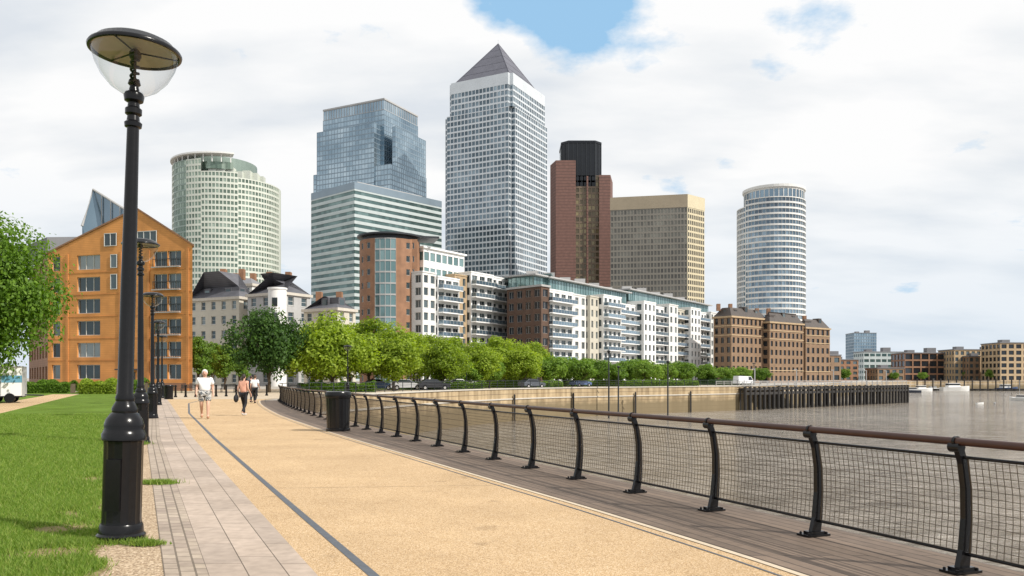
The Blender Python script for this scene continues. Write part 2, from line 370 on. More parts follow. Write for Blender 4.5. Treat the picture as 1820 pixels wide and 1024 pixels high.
# ================================================================ river edge curve
RP=[(6.9,-9),(6.3,-4),(5.5,0),(4.55,4),(3.67,6.5),(3.05,8),(2.36,9.6),(1.53,11.4),(.37,13.9),(-1.05,17),(-2.3,19.7),(-4.0,23.4),(-5.5,26.8),(-7.3,31),(-8.75,34.5),(-11.6,42),(-14.1,49),(-16.2,55.5)]
QP=[(-17.3,60),(-17.2,65),(-15.5,72),(-11.6,86),(-6,102),(4,119),(22,135),(46,154)]
def catmull(P,step=.25):
    P=[Vector(p) for p in P]; out=[]
    for i in range(len(P)-1):
        p0=P[max(i-1,0)];p1=P[i];p2=P[i+1];p3=P[min(i+2,len(P)-1)]
        n=max(2,int((p2-p1).length/step))
        for k in range(n):
            t=k/n; out.append(.5*((2*p1)+(p2-p0)*t+(2*p0-5*p1+4*p2-p3)*t*t+(-p0+3*p1-3*p2+p3)*t**3))
    out.append(P[-1]); return out
EDGE=catmull(RP+QP,.4)
cum=[0]
for i in range(1,len(EDGE)): cum.append(cum[-1]+(EDGE[i]-EDGE[i-1]).length)
ex=np.array([p.x for p in EDGE]); ey=np.array([p.y for p in EDGE]); es=np.array(cum)
def E(s):
    x=np.interp(s,es,ex);y=np.interp(s,es,ey); x2=np.interp(s+.3,es,ex)-np.interp(s-.3,es,ex);y2=np.interp(s+.3,es,ey)-np.interp(s-.3,es,ey)
    l=math.hypot(x2,y2) or 1; t=Vector((x2/l,y2/l,0)); return Vector((x,y,0)),t,Vector((t.y,-t.x,0))
iy=np.argmax(ey>57); xr_y=ey[:iy]; xr_x=ex[:iy]
def xrail(y): return float(np.interp(y,xr_y,xr_x))
XPY=[-8,6.43,11.4,21,47,60,90]; XPX=[5.0,-1.57,-3.9,-8.4,-20.1,-26.0,-39.5]
def xp(y): return float(np.interp(y,XPY,XPX))
def xlawn(y): return xp(y)-1.78+.05*math.sin(y*3.1)+.04*math.sin(y*7.7)
def xlawnL(y): return -23.1-.46*(y-36)

OFF=.42
bound=[]
for s in np.arange(0,es[-1],1.0):
    p,t,n=E(s); bound.append((p.x+n.x*OFF,p.y+n.y*OFF))
nb_near=int(es[iy])
bound+= [(46.3,154),(66,186),(84,215),(106,262),(150,330),(200,388),(262,400),(420,412),(900,470),(2500,700)]
mb=MB(); poly=[(9,-400),(7.6,-12)]+bound+[(6000,2500),(6000,6000),(-6000,6000),(-6000,-400)]
mb.poly(poly,0.0,0); structure(mb.make('ground',[M['ground']]),'flat grey paved ground along the riverside','ground')
mb=MB(); wl=[(9,-400),(7.6,-12)]+bound
for a,b in zip(wl[:-1],wl[1:]): mb.face([(*a,-9),(*b,-9),(*b,-.001),(*a,-.001)],0)
mb.make('river_wall',[M['stone']]); o=bpy.data.objects['river_wall']; tag(o,'tan stone retaining wall along the river edge','wall')
mb=MB(); mb2=MB()
for i,(a,b) in enumerate(zip(wl[1:-1],wl[2:])):
    a=Vector((*a,0));b=Vector((*b,0)); d=(b-a); n=Vector((d.y,-d.x,0)).normalized()
    if i<=nb_near: mb2.obox(a-n*.3+Vector((0,0,-.25)),d,n*.36,(0,0,.262),0)
    else:
        mb.obox(a-n*.3+Vector((0,0,.006)),d,n*.42,(0,0,.16),0)
        mb.obox(a-n*.02+Vector((0,0,-1.45)),d,n*.14,(0,0,.18),0)
o=mb.make('quay_coping',[M['coping']]); tag(o,'pale stone coping and string course of the quay wall','coping')
M['edge']=mat('weathered_edge_beam',(.12,.095,.08),.8,0,6,.3)
o=mb2.make('edge_beam',[M['edge']]); tag(o,'dark weathered timber edge beam beneath the railing','edge beam')
# water
m,nt,b=newmat('river_water'); L=nt.links.new
g=N(nt,'ShaderNodeNewGeometry'); mp=N(nt,'ShaderNodeMapping'); mp.inputs['Scale'].default_value=(.4,1,1); mp.inputs['Rotation'].default_value=(0,0,.25); L(g.outputs['Position'],mp.inputs[0])
n1=N(nt,'ShaderNodeTexNoise'); n1.inputs['Scale'].default_value=1.1; n1.inputs['Detail'].default_value=7; n1.inputs['Roughness'].default_value=.62; L(mp.outputs[0],n1.inputs['Vector'])
n2=N(nt,'ShaderNodeTexNoise'); n2.inputs['Scale'].default_value=.03; n2.inputs['Detail'].default_value=4; L(mp.outputs[0],n2.inputs['Vector'])
bp=N(nt,'ShaderNodeBump'); bp.inputs['Strength'].default_value=1; bp.inputs['Distance'].default_value=.7; L(n1.outputs[0],bp.inputs['Height']); L(bp.outputs[0],b.inputs['Normal'])
r=ramp(nt,[(.35,(.29,.25,.205)),(.65,(.37,.335,.29))],n2.outputs[0]); 
n4=N(nt,'ShaderNodeTexNoise'); n4.inputs['Scale'].default_value=.8; n4.inputs['Detail'].default_value=8; n4.inputs['Roughness'].default_value=.75; L(mp.outputs[0],n4.inputs['Vector'])
r4=ramp(nt,[(.38,(.42,.40,.37)),(.60,(1.0,1.0,1.0))],n4.outputs[0]); mx=N(nt,'ShaderNodeMix',data_type='RGBA',blend_type='MULTIPLY'); mx.inputs[0].default_value=1; L(r.outputs[0],mx.inputs[6]); L(r4.outputs[0],mx.inputs[7])
L(mx.outputs[2],b.inputs['Base Color'])
b.inputs['Roughness'].default_value=.08; b.inputs['IOR'].default_value=1.33; b.inputs['Specular IOR Level'].default_value=.5
mb=MB(); mb.face([(-300,-400,-4.5),(6000,-400,-4.5),(6000,4000,-4.5),(-300,4000,-4.5)],0); structure(mb.make('water',[m]),'brownish grey rippled river water','water')

def strip(name,fl,fr,y0,y1,z,ma,label,step=.5,nx=1,swap=False):
    ys=np.arange(y0,y1+1e-6,step); V=[];Fc=[];U=[]; s=0; last=None
    for y in ys:
        a,b_=fl(y),fr(y); cx=(a+b_)/2
        if last: s+=math.hypot(cx-last[0],y-last[1])
        last=(cx,y)
        for k in range(nx+1):
            t=k/nx; V.append((a+(b_-a)*t,y,z)); U.append((s,(b_-a)*t*.91))
    for j in range(len(ys)-1):
        for k in range(nx):
            i=j*(nx+1)+k; Fc.append((i,i+1,i+nx+2,i+nx+1))
    me=bpy.data.meshes.new(name); me.from_pydata(V,[],Fc); me.materials.append(ma)
    uvl=me.uv_layers.new(name='UVMap')
    for p in me.polygons:
        for li in p.loop_indices: uvl.data[li].uv=U[me.loops[li].vertex_index]
    me.update(); o=bpy.data.objects.new(name,me); link(o); structure(o,label,name); return o
DW=1.32
strip('gravel_verge',lambda y:xp(y)-2.4,lambda y:xp(y)-1.22,-6,78,.004,M['loose'],'brown gravel strip between lawn and setts')
strip('sett_strip',lambda y:xp(y)-1.24,lambda y:xp(y)-.88,-6,78,.008,M['cobble'],'narrow band of small grey setts')
strip('paved_strip',lambda y:xp(y)-.88,lambda y:xp(y),-6,78,.008,M['paver'],'pinkish rectangular paving slabs beside the path')
strip('path',lambda y:xp(y),lambda y:xrail(y)-DW,-6,60,.006,M['resin'],'wide tan resin-bound riverside path')
def xs(y): return float(np.interp(y,[-6,6.43,9.13,13.5,21,36,50,58],[4.6,-1.12,-2.38,-4.4,-7.85,-14.6,-20.3,-22.6]))
strip('slate_line',lambda y:xs(y)-.045,lambda y:xs(y)+.045,-6,58,.010,M['slate_strip'],'blue-grey inlaid line along the path')
strip('path_edging',lambda y:xrail(y)-DW-.08,lambda y:xrail(y)-DW,-6,56,.012,M['pale_strip'],'pale edging between path and boardwalk')
strip('path_edging',lambda y:xrail(y)-DW-.24,lambda y:xrail(y)-DW-.21,-6,56,.010,M['slate_strip'],'thin dark line beside the boardwalk')  # narrow dark strip on the path, parallel to the edging
strip('boardwalk',lambda y:xrail(y)-DW,lambda y:xrail(y)+.47,-6,56.5,.016,M['deck'],'weathered grey-brown timber boardwalk beside the railing')
mb=MB()
for y in (11.5,20.5,31):
    a,b_=xs(y)+.06,xrail(y)-DW-.26; mb.face([(a,y,.0085),(b_,y+.35,.0085),(b_,y+.362,.0085),(a,y+.012,.0085)],0)
structure(mb.make('path_joint',[M['joint']]),'thin joints across the tan path','joint')
pl=[(xp(60)-.1,60),(-18.9,60)]
for s in np.arange(0,es[-1],3.0):
    p,t,n=E(s)
    if s>es[iy]+4: pl.append((p.x-n.x*.35,p.y-n.y*.35))
pl+=[(46,160),(40,175),(10,150),(-10,150),(-45,100),(-39.4,92),(xp(80),80)]
mb=MB(); mb.poly(pl,.004,0); structure(mb.make('plaza',[M['plaza']]),'pale paved plaza and quayside promenade','plaza')
strip('side_path',lambda y:xlawnL(y)-2.6,lambda y:xlawnL(y),-6,78,.006,M['resin'],'narrow tan footpath beside the lawn')

# lawn with bare patches
def bare(x,y):
    e=xlawn(y)-x
    v=0
    ns=math.sin(x*5.1+y*2.3)*.5+math.sin(x*2.2-y*3.7)*.5+math.sin(x*11+y*9)*.25+math.sin(x*23-y*17)*.2
    v=max(v,1-e/(.22+.16*ns) if e<.4 else 0)
    for cx,cy,rx,ry in ((-6.4,12.4,.6,.5),(-5.1,9.3,.6,.35),(-4.7,8.3,.5,.35),(-4.2,7.2,.5,.4),(-8.8,17.5,.4,.4),(-4.9,10.6,.35,.5),(-9.3,20.5,.5,.8),(-7.2,10.4,.3,.25)):
        d=math.hypot((x-cx)/rx,(y-cy)/ry); v=max(v,(.9+.6*ns)-d)
    return min(.8,max(0,v))
m,nt,b=newmat('lawn_turf'); L=nt.links.new
g=N(nt,'ShaderNodeNewGeometry'); at=N(nt,'ShaderNodeAttribute'); at.attribute_name='bare'
n1=N(nt,'ShaderNodeTexNoise'); n1.inputs['Scale'].default_value=45; n1.inputs['Detail'].default_value=5; L(g.outputs['Position'],n1.inputs['Vector'])
n2=N(nt,'ShaderNodeTexNoise'); n2.inputs['Scale'].default_value=.5; n2.inputs['Detail'].default_value=6; L(g.outputs['Position'],n2.inputs['Vector'])
r1=ramp(nt,[(.3,(.075,.135,.018)),(.7,(.175,.265,.04))],n1.outputs[0]); r2=ramp(nt,[(.35,(.68,.68,.52)),(.65,(1,1,1))],n2.outputs[0])
mx=N(nt,'ShaderNodeMix',data_type='RGBA',blend_type='MULTIPLY'); mx.inputs[0].default_value=1; L(r1.outputs[0],mx.inputs[6]); L(r2.outputs[0],mx.inputs[7])
r3=ramp(nt,[(.3,(.20,.135,.07)),(.7,(.36,.27,.16))],n1.outputs[0])
mx2=N(nt,'ShaderNodeMix',data_type='RGBA'); L(at.outputs['Fac'],mx2.inputs[0]); L(mx.outputs[2],mx2.inputs[6]); L(r3.outputs[0],mx2.inputs[7])
L(mx2.outputs[2],b.inputs['Base Color']); b.inputs['Roughness'].default_value=.9; b.inputs['Specular IOR Level'].default_value=.1
bp=N(nt,'ShaderNodeBump'); bp.inputs['Strength'].default_value=.7; bp.inputs['Distance'].default_value=.03; L(n1.outputs[0],bp.inputs['Height']); L(bp.outputs[0],b.inputs['Normal'])
M['turf']=m
ysl=list(np.arange(-4,24,.12))+list(np.arange(24,81,1.0)); V=[];Fc=[];A=[]; nx=70
for y in ysl:
    a,b_=xlawnL(y),xlawn(y)
    for k in range(nx+1):
        t=1-(1-k/nx)**1.6 ; x=a+(b_-a)*t; V.append((x,y,.012)); A.append(bare(x,y))
for j in range(len(ysl)-1):
    for k in range(nx):
        i=j*(nx+1)+k; Fc.append((i,i+1,i+nx+2,i+nx+1))
me=bpy.data.meshes.new('lawn'); me.from_pydata(V,[],Fc); me.materials.append(m); at_=me.attributes.new('bare','FLOAT','POINT'); at_.data.foreach_set('value',A); me.update()
o=bpy.data.objects.new('lawn',me); link(o); structure(o,'mown green lawn with worn brown patches','lawn')
mb=MB(); mb.poly([(-25,-6),(xlawnL(-6)-2.6,-6),(xlawnL(78)-2.6,78),(-36,92),(-140,92),(-140,-6)],.006,0)
o=mb.make('outer_lawn',[m]); structure(o,'green grass beyond the side footpath','lawn')
mb=MB(); mb.poly([(-35,80.5),(-44,92),(-70,92),(-60,80.5)],.010,0); o=mb.make('forecourt_grass',[m]); structure(o,'grass in front of the brick apartments','lawn')
nb=210000
yy=4.6+ (rng.random(nb)**1.7)*30
t=rng.random(nb)
xl=np.maximum(-23.1-.46*(yy-36),(-60-910)/F*yy-.2); xr=np.interp(yy,XPY,XPX)-1.78+.05*np.sin(yy*3.1)+.04*np.sin(yy*7.7)+rng.normal(0,.05,nb)
xx=xl+(xr-xl)*t
keep=np.array([bare(float(a),float(c))<rng.random()*.85+.02 for a,c in zip(xx,yy)]); 
xx=xx[keep];yy=yy[keep]
ex_n=1300; tx=[];ty=[]
for (cx,cy,sx,sy) in ((-3.85,7.72,.22,.13),(-4.25,7.6,.22,.15),(-5.35,12.0,.22,.12),(-3.5,7.6,.12,.06),(-9.0,19.0,.2,.15)):
    tx.append(rng.normal(cx,sx*.6,ex_n)); ty.append(rng.normal(cy,sy*.6,ex_n))
xx=np.concatenate([xx]+tx); yy=np.concatenate([yy]+ty)
n=len(xx); sz=1+yy/14
tuft=.7+.6*(np.sin(xx*2.3+yy*1.1)*np.sin(yy*1.9-xx)*.5+.5)
h=(.016+.026*rng.random(n))*np.minimum(sz,2.0)*tuft; w=.0035*sz; ang=rng.random(n)*2*np.pi; lx=rng.normal(0,.5,n)*h; ly=rng.normal(0,.5,n)*h
V=np.zeros((n,3,3)); V[:,0]=np.stack([xx-w*np.cos(ang),yy-w*np.sin(ang),np.full(n,.012)],1); V[:,1]=np.stack([xx+w*np.cos(ang),yy+w*np.sin(ang),np.full(n,.012)],1); V[:,2]=np.stack([xx+lx,yy+ly,.012+h],1)
def fastmesh(name,V,k,mats):
    V=V.reshape(-1,3); nv=len(V); nf=nv//k
    me=bpy.data.meshes.new(name); me.vertices.add(nv); me.vertices.foreach_set('co',V.astype(np.float32).ravel())
    me.loops.add(nv); me.loops.foreach_set('vertex_index',np.arange(nv,dtype=np.int32)); me.polygons.add(nf)
    me.polygons.foreach_set('loop_start',np.arange(0,nv,k,dtype=np.int32))
    for x in mats: me.materials.append(x)
    me.update(calc_edges=True); me.validate(); return me
o=bpy.data.objects.new('grass',fastmesh('grass',V,3,[M['grass']])); link(o); o['kind']='stuff'; tag(o,'short green grass blades on the lawn','grass')

# ================================================================ near railing
e=empty('railing',(3.67,6.5,0),'black curved steel railing with mesh panels along the boardwalk','railing')
s0=es[np.argmin((ex-3.67)**2+(ey-6.5)**2)]; SP=1.64
prof=[(0,.03),(.035,.2),(.055,.45),(.05,.7),(.015,.9),(-.03,1.02),(-.06,1.07)]
wid=[.06,.05,.042,.038,.034,.034,.03]
mb=MB()
k=0
for i in range(len(prof)-1):
    (n0,z0),(n1_,z1)=prof[i],prof[i+1]; w0,w1=wid[i],wid[i+1]; th=.024
    v=[(-th,n0-w0,z0),(th,n0-w0,z0),(th,n0+w0,z0),(-th,n0+w0,z0),(-th,n1_-w1,z1),(th,n1_-w1,z1),(th,n1_+w1,z1),(-th,n1_+w1,z1)]
    k=len(mb.v); mb.v+=v
    for q in ((0,1,5,4),(1,2,6,5),(2,3,7,6),(3,0,4,7)): mb.f.append(tuple(k+a for a in q)); mb.m.append(0)
mb.box(-.085,.085,-.15,.13,.017,.038,0); mb.box(-.055,.055,-.09,.09,.038,.062,0)
for bx in (-.06,.06):
    for by in (-.12,.1): mb.lathe([(.013,.038),(.013,.052),(.006,.058)],6,(bx,by,0),0)
mb.tube([(-.05,-.06,1.04),(.05,-.06,1.04)],.045,10,0); mb.tube([(-.012,-.06,1.085),(.012,-.06,1.085)],.043,14,0)
pm=mb.mesh('post',[M['iron']],auto=40)
ss=np.arange(s0-SP*5,es[iy]+1,SP)
for s in ss:
    p,t_,n_=E(s); o=bpy.data.objects.new('post',pm); link(o); o.location=p
    o.rotation_euler=(0,0,math.atan2(n_.y,n_.x)-math.pi/2); adopt(o,e)
def along(a,b,off,z,step=.4):
    out=[]
    for s in np.linspace(a,b,max(2,int((b-a)/step)+1)):
        p,t_,n_=E(s); out.append(p+n_*off+Vector((0,0,z)))
    return out
mb=MB(); mb.tube(along(ss[0],ss[-1],-.06,1.085,.35),.033,14,0); mb.make('top_rail',[M['rail']],e,auto=50)
mb=MB(); mb.tube(along(ss[0],ss[-1],.0,.955,.5),.014,8,0); mb.tube(along(ss[0],ss[-1],.035,.165,.5),.016,8,0); mb.make('lower_rail',[M['iron']],e,smooth=True)
def noff(z): return float(np.interp(z,[.1,.2,.45,.7,.9,1],[.02,.035,.055,.05,.02,0]))
for i in range(len(ss)-1):
    mb=MB(); a,b_=ss[i]+.05,ss[i+1]-.05; dist=E(ss[i])[0].length; near=dist<16
    dv=.058; r=.0021 if dist<12 else (.0026 if dist<16 else .0036); zsamp=[.17,.45,.7,.95]
    nv=int((b_-a)/dv)
    for k in range(nv+1):
        p,t_,n_=E(a+(b_-a)*k/nv); tk=r*(3 if (k in (0,nv) and near) else 1)
        for z0,z1 in zip(zsamp[:-1],zsamp[1:]):
            A_=p+n_*noff(z0)+Vector((0,0,z0)); B_=p+n_*noff(z1)+Vector((0,0,z1))
            mb.obox(A_-t_*tk-n_*r,t_*2*tk,n_*2*r,B_-A_,0)
    nh=13 if near else 6
    for k in range(nh+1):
        z=.18+(.93-.18)*k/nh; p0,t0,n0=E(a);p1,t1,n1v=E(b_)
        A_=p0+n0*(noff(z)-.006)+Vector((0,0,z)); B_=p1+n1v*(noff(z)-.006)+Vector((0,0,z))
        mb.obox(A_-n0*r-Vector((0,0,r)),B_-A_,n0*2*r,(0,0,2*r),0)
    mb.make('mesh_panel',[M['wire']],e)
e2=empty('railing',(-16,70,0),'thin dark steel railing along the far quayside','railing')
mb=MB(); mb.box(-.03,.03,-.03,.03,0.01,1.1,0); mb.box(-.07,.07,-.07,.07,0,.03,0); pm=mb.mesh('post',[M['darkmetal']])
qs=np.arange(ss[-1]+1.7,es[-1]-.5,2.2); mbp=[]
for i,s in enumerate(qs):
    p,t_,n_=E(s); p.z=.12
    o=bpy.data.objects.new('post',pm); link(o); o.location=p; o.rotation_euler=(0,0,math.atan2(t_.y,t_.x)); adopt(o,e2)
mb=MB()
for z in (1.2,.85,.55,.28): mb.tube(along(ss[-1],qs[-1],0,z,2),.03 if z>1 else .018,6,0)
mb.make('rail',[M['darkmetal']],e2)

# ================================================================ street lamps
LAMP=bpy.data.objects.new('street_lamp',None); link(LAMP); LAMP['_world']=0
tag(LAMP,'tall black street lamp with clear glass bowl and domed cap','street lamp','street lamps along the path')
mb=MB(); mb.lathe([(.225,.0),(.225,.05),(.205,.07),(.2,.14),(.19,.16)],32,m=0)
mb.lathe([(.185,.16),(.18,.2),(.18,.93),(.185,.97)],32,m=0,flute=.045)
mb.lathe([(.185,.97),(.202,.98),(.202,1.04),(.19,1.06),(.18,1.09),(.185,1.12),(.17,1.18),(.13,1.24),(.115,1.25),(.12,1.29),(.10,1.33),(.084,1.36)],32,m=0)
mb.box(-.07,.07,-.203,-.181,.3,.8,0)
mb.make('base',[M['iron']],LAMP,auto=35)
mb=MB(); mb.lathe([(.084,1.36),(.09,1.40),(.074,1.44),(.070,2.6),(.056,4.08),(.078,4.09),(.083,4.13),(.062,4.15),(.055,4.2),(.078,4.22),(.078,4.27),(.057,4.29),(.053,4.33),(.087,4.35),(.096,4.40),(.083,4.43),(.05,4.45),(.04,4.5),(.06,4.52),(.05,4.56),(.022,4.58)],24,m=0); mb.make('shaft',[M['iron']],LAMP,auto=35)
mb=MB(); pts=[(.034*math.cos(a),.034*math.sin(a),4.56+.27*a/(2*math.pi*4)) for a in np.linspace(0,2*math.pi*4,60)]; mb.tube(pts,.015,6,0)
mb.tube([(0,0,4.55),(0,0,4.87)],.016,8,0); mb.lathe([(.045,4.77),(.06,4.80),(.055,4.84),(.03,4.87)],12,m=0)
for a in range(3): 
    c,s_=math.cos(a*2.09+.5),math.sin(a*2.09+.5); mb.tube([(c*.04,s_*.04,4.84),(c*.39,s_*.39,4.84)],.008,5,0)
mb.make('lamp_holder',[M['iron']],LAMP,smooth=True)
m,nt,b=newmat('clear_bowl_glass'); L=nt.links.new
tr=N(nt,'ShaderNodeBsdfTransparent'); tr.inputs[0].default_value=(.90,.91,.91,1); gl=N(nt,'ShaderNodeBsdfGlossy'); gl.inputs['Roughness'].default_value=.04
lw=N(nt,'ShaderNodeLayerWeight'); lw.inputs[0].default_value=.35
pw=N(nt,'ShaderNodeMath',operation='POWER'); L(lw.outputs['Facing'],pw.inputs[0]); pw.inputs[1].default_value=2.2
ma_=N(nt,'ShaderNodeMath',operation='MULTIPLY_ADD'); L(pw.outputs[0],ma_.inputs[0]); ma_.inputs[1].default_value=.55; ma_.inputs[2].default_value=.05
ms=N(nt,'ShaderNodeMixShader'); L(ma_.outputs[0],ms.inputs[0]); L(tr.outputs[0],ms.inputs[1]); L(gl.outputs[0],ms.inputs[2]); L(ms.outputs[0],nt.nodes['Material Output'].inputs[0])
mb=MB(); mb.lathe([(.05,4.42),(.13,4.435),(.22,4.49),(.31,4.59),(.37,4.71),(.40,4.82)],40,m=0); mb.f=mb.f[:-2]; mb.m=mb.m[:-2]
mb.make('bowl',[m],LAMP,smooth=True)
mb=MB(); mb.lathe([(.39,4.845),(.41,4.825),(.43,4.83),(.435,4.85),(.425,4.868),(.39,4.885),(.36,4.925),(.30,4.955),(.2,4.975),(.08,4.985),(.03,4.99),(.001,4.995)],48,m=0)
mb.f=[f for f in mb.f if len(f)<40]; mb.m=[0]*len(mb.f)
mb.lathe([(.39,4.845),(.35,4.865),(.2,4.88),(.001,4.885)],48,m=1); mb.f=[f for f in mb.f if len(f)<40]; mb.m=mb.m[:len(mb.f)]
mb.make('cap',[M['iron'],M['capin']],LAMP,auto=50)
LAMP.location=(gx(215,7.86),7.86,0.01); LAMP.rotation_euler=(math.radians(-1.0),math.radians(1.2),0)
for px,D in ((250,19.4),(271,31.5),(281,47),(288,63)):
    r=clone(LAMP,(gx(px,D),D,.005),rot=D); r.rotation_euler=(0,0,D)
for (px,D) in ((618,76),(829,112),(1340,165),(1455,240)):
    r=clone(LAMP,(gx(px,D),D,.005),rot=D,scale=.95,label='black street lamp standing on the far quayside'); r.rotation_euler=(0,0,D); r['group']='street lamps on the quay'
mb=MB(); mb.lathe([(.13,-9),(.12,0),(.09,3.5),(.07,4.2),(.1,4.25),(.1,4.32),(.05,4.36)],12,m=0); mb.box(-.05,.9,-.05,.05,3.9,3.98,0); pole=mb.mesh('shaft',[M['darkmetal']],auto=40)
mb=MB(); mb.lathe([(.05,4.36),(.2,4.5),(.24,4.7),(.28,4.72),(.2,4.85),(.02,4.92)],12,m=0); ph=mb.mesh('lantern',[M['darkmetal']],smooth=True)
for px,D,h in ((1082,121,1.2),(1099,126,.72),(1187,128,.9)):
    r=empty('mooring_pole',(gx(px,D),D,0),'tall dark mooring pole with lantern standing in the water','pole','mooring poles by the quay wall',False)
    for nm,me in (('shaft',pole),('lantern',ph)):
        o=bpy.data.objects.new(nm,me); link(o); o.parent=r
    r.scale=(1,1,h)
mb=MB(); mb.box(-.13,.13,-.13,.13,-5,-.9,0); mb.lathe([(.15,-.9),(.14,-.8),(.05,-.7)],8,m=0); fp=mb.mesh('fender_pile',[M['timber']])
for s in np.arange(es[-1]-62,es[-1]-2,14.5):
    p,t_,n_=E(s); o=bpy.data.objects.new('fender_pile',fp); link(o); o.location=p+n_*(OFF+.3); tag(o,'dark timber fender pile against the quay wall','pile','fender piles along the quay wall')

# ================================================================ litter bin
BIN=empty('litter_bin',(gx(601,23.9),23.9,.006),'black cylindrical ribbed litter bin beside the railing','litter bin',None,False)
mb=MB(); mb.lathe([(.34,0),(.36,.02),(.36,.08),(.33,.1)],40,m=0); mb.lathe([(.335,.1),(.345,.5),(.365,1.0)],40,m=0,flute=.04); mb.make('body',[M['iron']],BIN,auto=35)
mb=MB(); mb.lathe([(.385,1.0),(.395,1.03),(.395,1.14),(.375,1.18),(.3,1.205),(.22,1.2),(.2,1.12),(.001,1.1)],40,m=0); mb.make('lid',[M['iron']],BIN,auto=35)
clone(BIN,(gx(300,60),60,.01),0,.9,label='black cylindrical litter bin on the plaza')['group']='plaza bins'

# ================================================================ trees
def make_tree(seed,h,cw,nleaf,leaf,lm,base=.22,K=60,flat=1.0,name='tree',stem=1):
    r=np.random.default_rng(seed); rd=random.Random(seed)
    root=bpy.data.objects.new(name,None); link(root); root['_world']=0
    mb=MB(); tr=.014*h+.05
    mb.tube([(0,0,-.1),(.02*h*.3,0,h*.12),(-.01*h,.01*h,h*.3),(.012*h,0,h*.55),(0,0,h*.8)],[tr*1.5,tr,tr*.85,tr*.5,tr*.12],9,0)
    cz=h*(base+(1-base)/2); rz=h*(1-base)/2; rx=cw/2
    cl=[]
    while len(cl)<K:
        d=r.normal(size=3); d/=np.linalg.norm(d); q=r.random()**.42
        lump=1+.22*math.sin(3*math.atan2(d[1],d[0])+seed)+.16*math.sin(5*d[2]+2*seed+2*math.atan2(d[1],d[0]))
        wdt=(1-.35*max(0,d[2])) if flat>=1 else 1
        c=np.array([d[0]*rx*q*lump*wdt*.84,d[1]*rx*q*lump*wdt*.84,cz+d[2]*rz*q*.84*(1 if d[2]>0 else .9)])
        cl.append((c,(.09+.10*r.random())*cw))
    for c,_ in cl[:14]:
        s0=np.array([0,0,h*(base*.8+.25*rd.random())]); mid=(s0+c)/2+np.array([0,0,-.04*h]); mb.tube([tuple(s0),tuple(mid),tuple(c)],[tr*.42,tr*.25,tr*.07],6,0)
    mb.make('trunk',[M['bark']],root,smooth=True)
    wts=np.array([c[1]**2 for c in cl]); wts/=wts.sum(); idx=r.choice(K,nleaf,p=wts)
    C=np.array([cl[i][0] for i in idx]); R=np.array([cl[i][1] for i in idx])
    d=r.normal(size=(nleaf,3)); d/=np.linalg.norm(d,axis=1)[:,None]; d[:,2]*=.75
    P=C+d*(R*(.35+.65*r.random(nleaf)**.5)+r.exponential(.02*cw,nleaf)*.8)[:,None]
    nrm=d+r.normal(0,.45,size=(nleaf,3)); nrm[:,2]+=.45; nrm/=np.linalg.norm(nrm,axis=1)[:,None]
    a=np.cross(nrm,r.normal(size=(nleaf,3))); a/=np.linalg.norm(a,axis=1)[:,None]; b_=np.cross(nrm,a)
    sz=(leaf*(.6+.8*r.random(nleaf)))[:,None]
    V=np.stack([P-a*sz*.6,P+b_*sz*.36+nrm*sz*.06,P+a*sz*.6,P-b_*sz*.36+nrm*sz*.06],1)
    o=bpy.data.objects.new('crown',fastmesh('crown',V,4,[lm])); link(o); o.parent=root
    return root
def place(root,px,D,h=None,h0=10,label='',grp=None,first=False,rot=0,z=0,wx=1):
    s=(h/h0) if h else 1
    if first: r=root
    else: r=clone(root,(0,0,0),rot,1,None)
    r.location=(gx(px,D),D,z); r.scale=(s*wx,s*wx,s); r.rotation_euler=(0,0,rot); tag(r,label,'tree',grp); return r
T1=make_tree(1,10,9.5,15000,.34,M['leaf_light'],.11,95,name='plane_tree')
T2=make_tree(2,10,9.0,14000,.34,M['leaf_light'],.13,90,name='plane_tree')
T3=make_tree(3,10,10.5,18000,.30,M['leaf_dark'],.12,100,name='maple_tree')
T4=make_tree(4,14,13.5,52000,.24,M['leaf_fresh'],.08,150,name='lime_tree')
T5=make_tree(5,6,6.4,8000,.30,M['leaf_mid'],.18,60,name='small_tree')
T6=make_tree(6,9,5.0,8000,.28,M['leaf_mid'],.14,60,name='birch_tree')
gl_='yellow-green plane trees along the quay'
lab='yellow-green leafy plane tree on the quayside'
place(T1,590,92,None,10,lab,gl_,True); T1.scale=(.98,.98,.90)
place(T2,655,102,9.4,10,lab,gl_,True)
k=0
for px,D,h in ((622,112,9.4),(700,98,8.2),(735,116,8.4),(785,108,7.0),(808,124,8.2),(850,118,7.2),(880,132,8.6),(925,128,7.0),(950,142,8.2),(556,104,8.6),(760,130,8.8),(905,146,8.4)):
    k+=1; place((T1,T2)[k%2],px,D,h,10,lab,gl_,rot=k*1.7,wx=1.1)
place(T3,478,88,None,10,'large dark green round-crowned tree on the plaza','',True); T3.scale=(.84,.84,1.0)
if 'group' in T3: del T3['group']
place(T4,-62,50,None,14,'large bright green tree overhanging the lawn','',True,rot=1.0); T4.scale=(.80,.80,.93)
if 'group' in T4: del T4['group']
for i,(px,D,h) in enumerate(((352,112,8),(378,118,7.4),(400,108,6.6),(425,120,6.6))):
    place(T6,px,D,h,9,'slender mid-green tree beside the brick apartments','slender trees on the plaza',first=(i==0),rot=i*2.1)
lab5='small rounded green tree on the quay promenade'; g5='small trees on the quay promenade'
for i,(px,D,h) in enumerate(((975,136,5.6),(1003,150,6.0),(1030,144,5.2),(1062,158,5.6),(1092,150,4.6),(1120,162,5.6),(1150,156,5.2),(1180,172,5.0),(1216,176,5.4),(1255,186,5.2),(1290,196,4.6),(1318,205,4.8),(1352,212,4.6),(870,122,4.6),(830,116,4.2),(990,172,6.6),(1045,182,6.6),(1135,190,6.6),(1200,205,6.4))):
    place(T5,px,D,h,6,lab5,g5,first=(i==0),rot=i*1.3,wx=1.15)
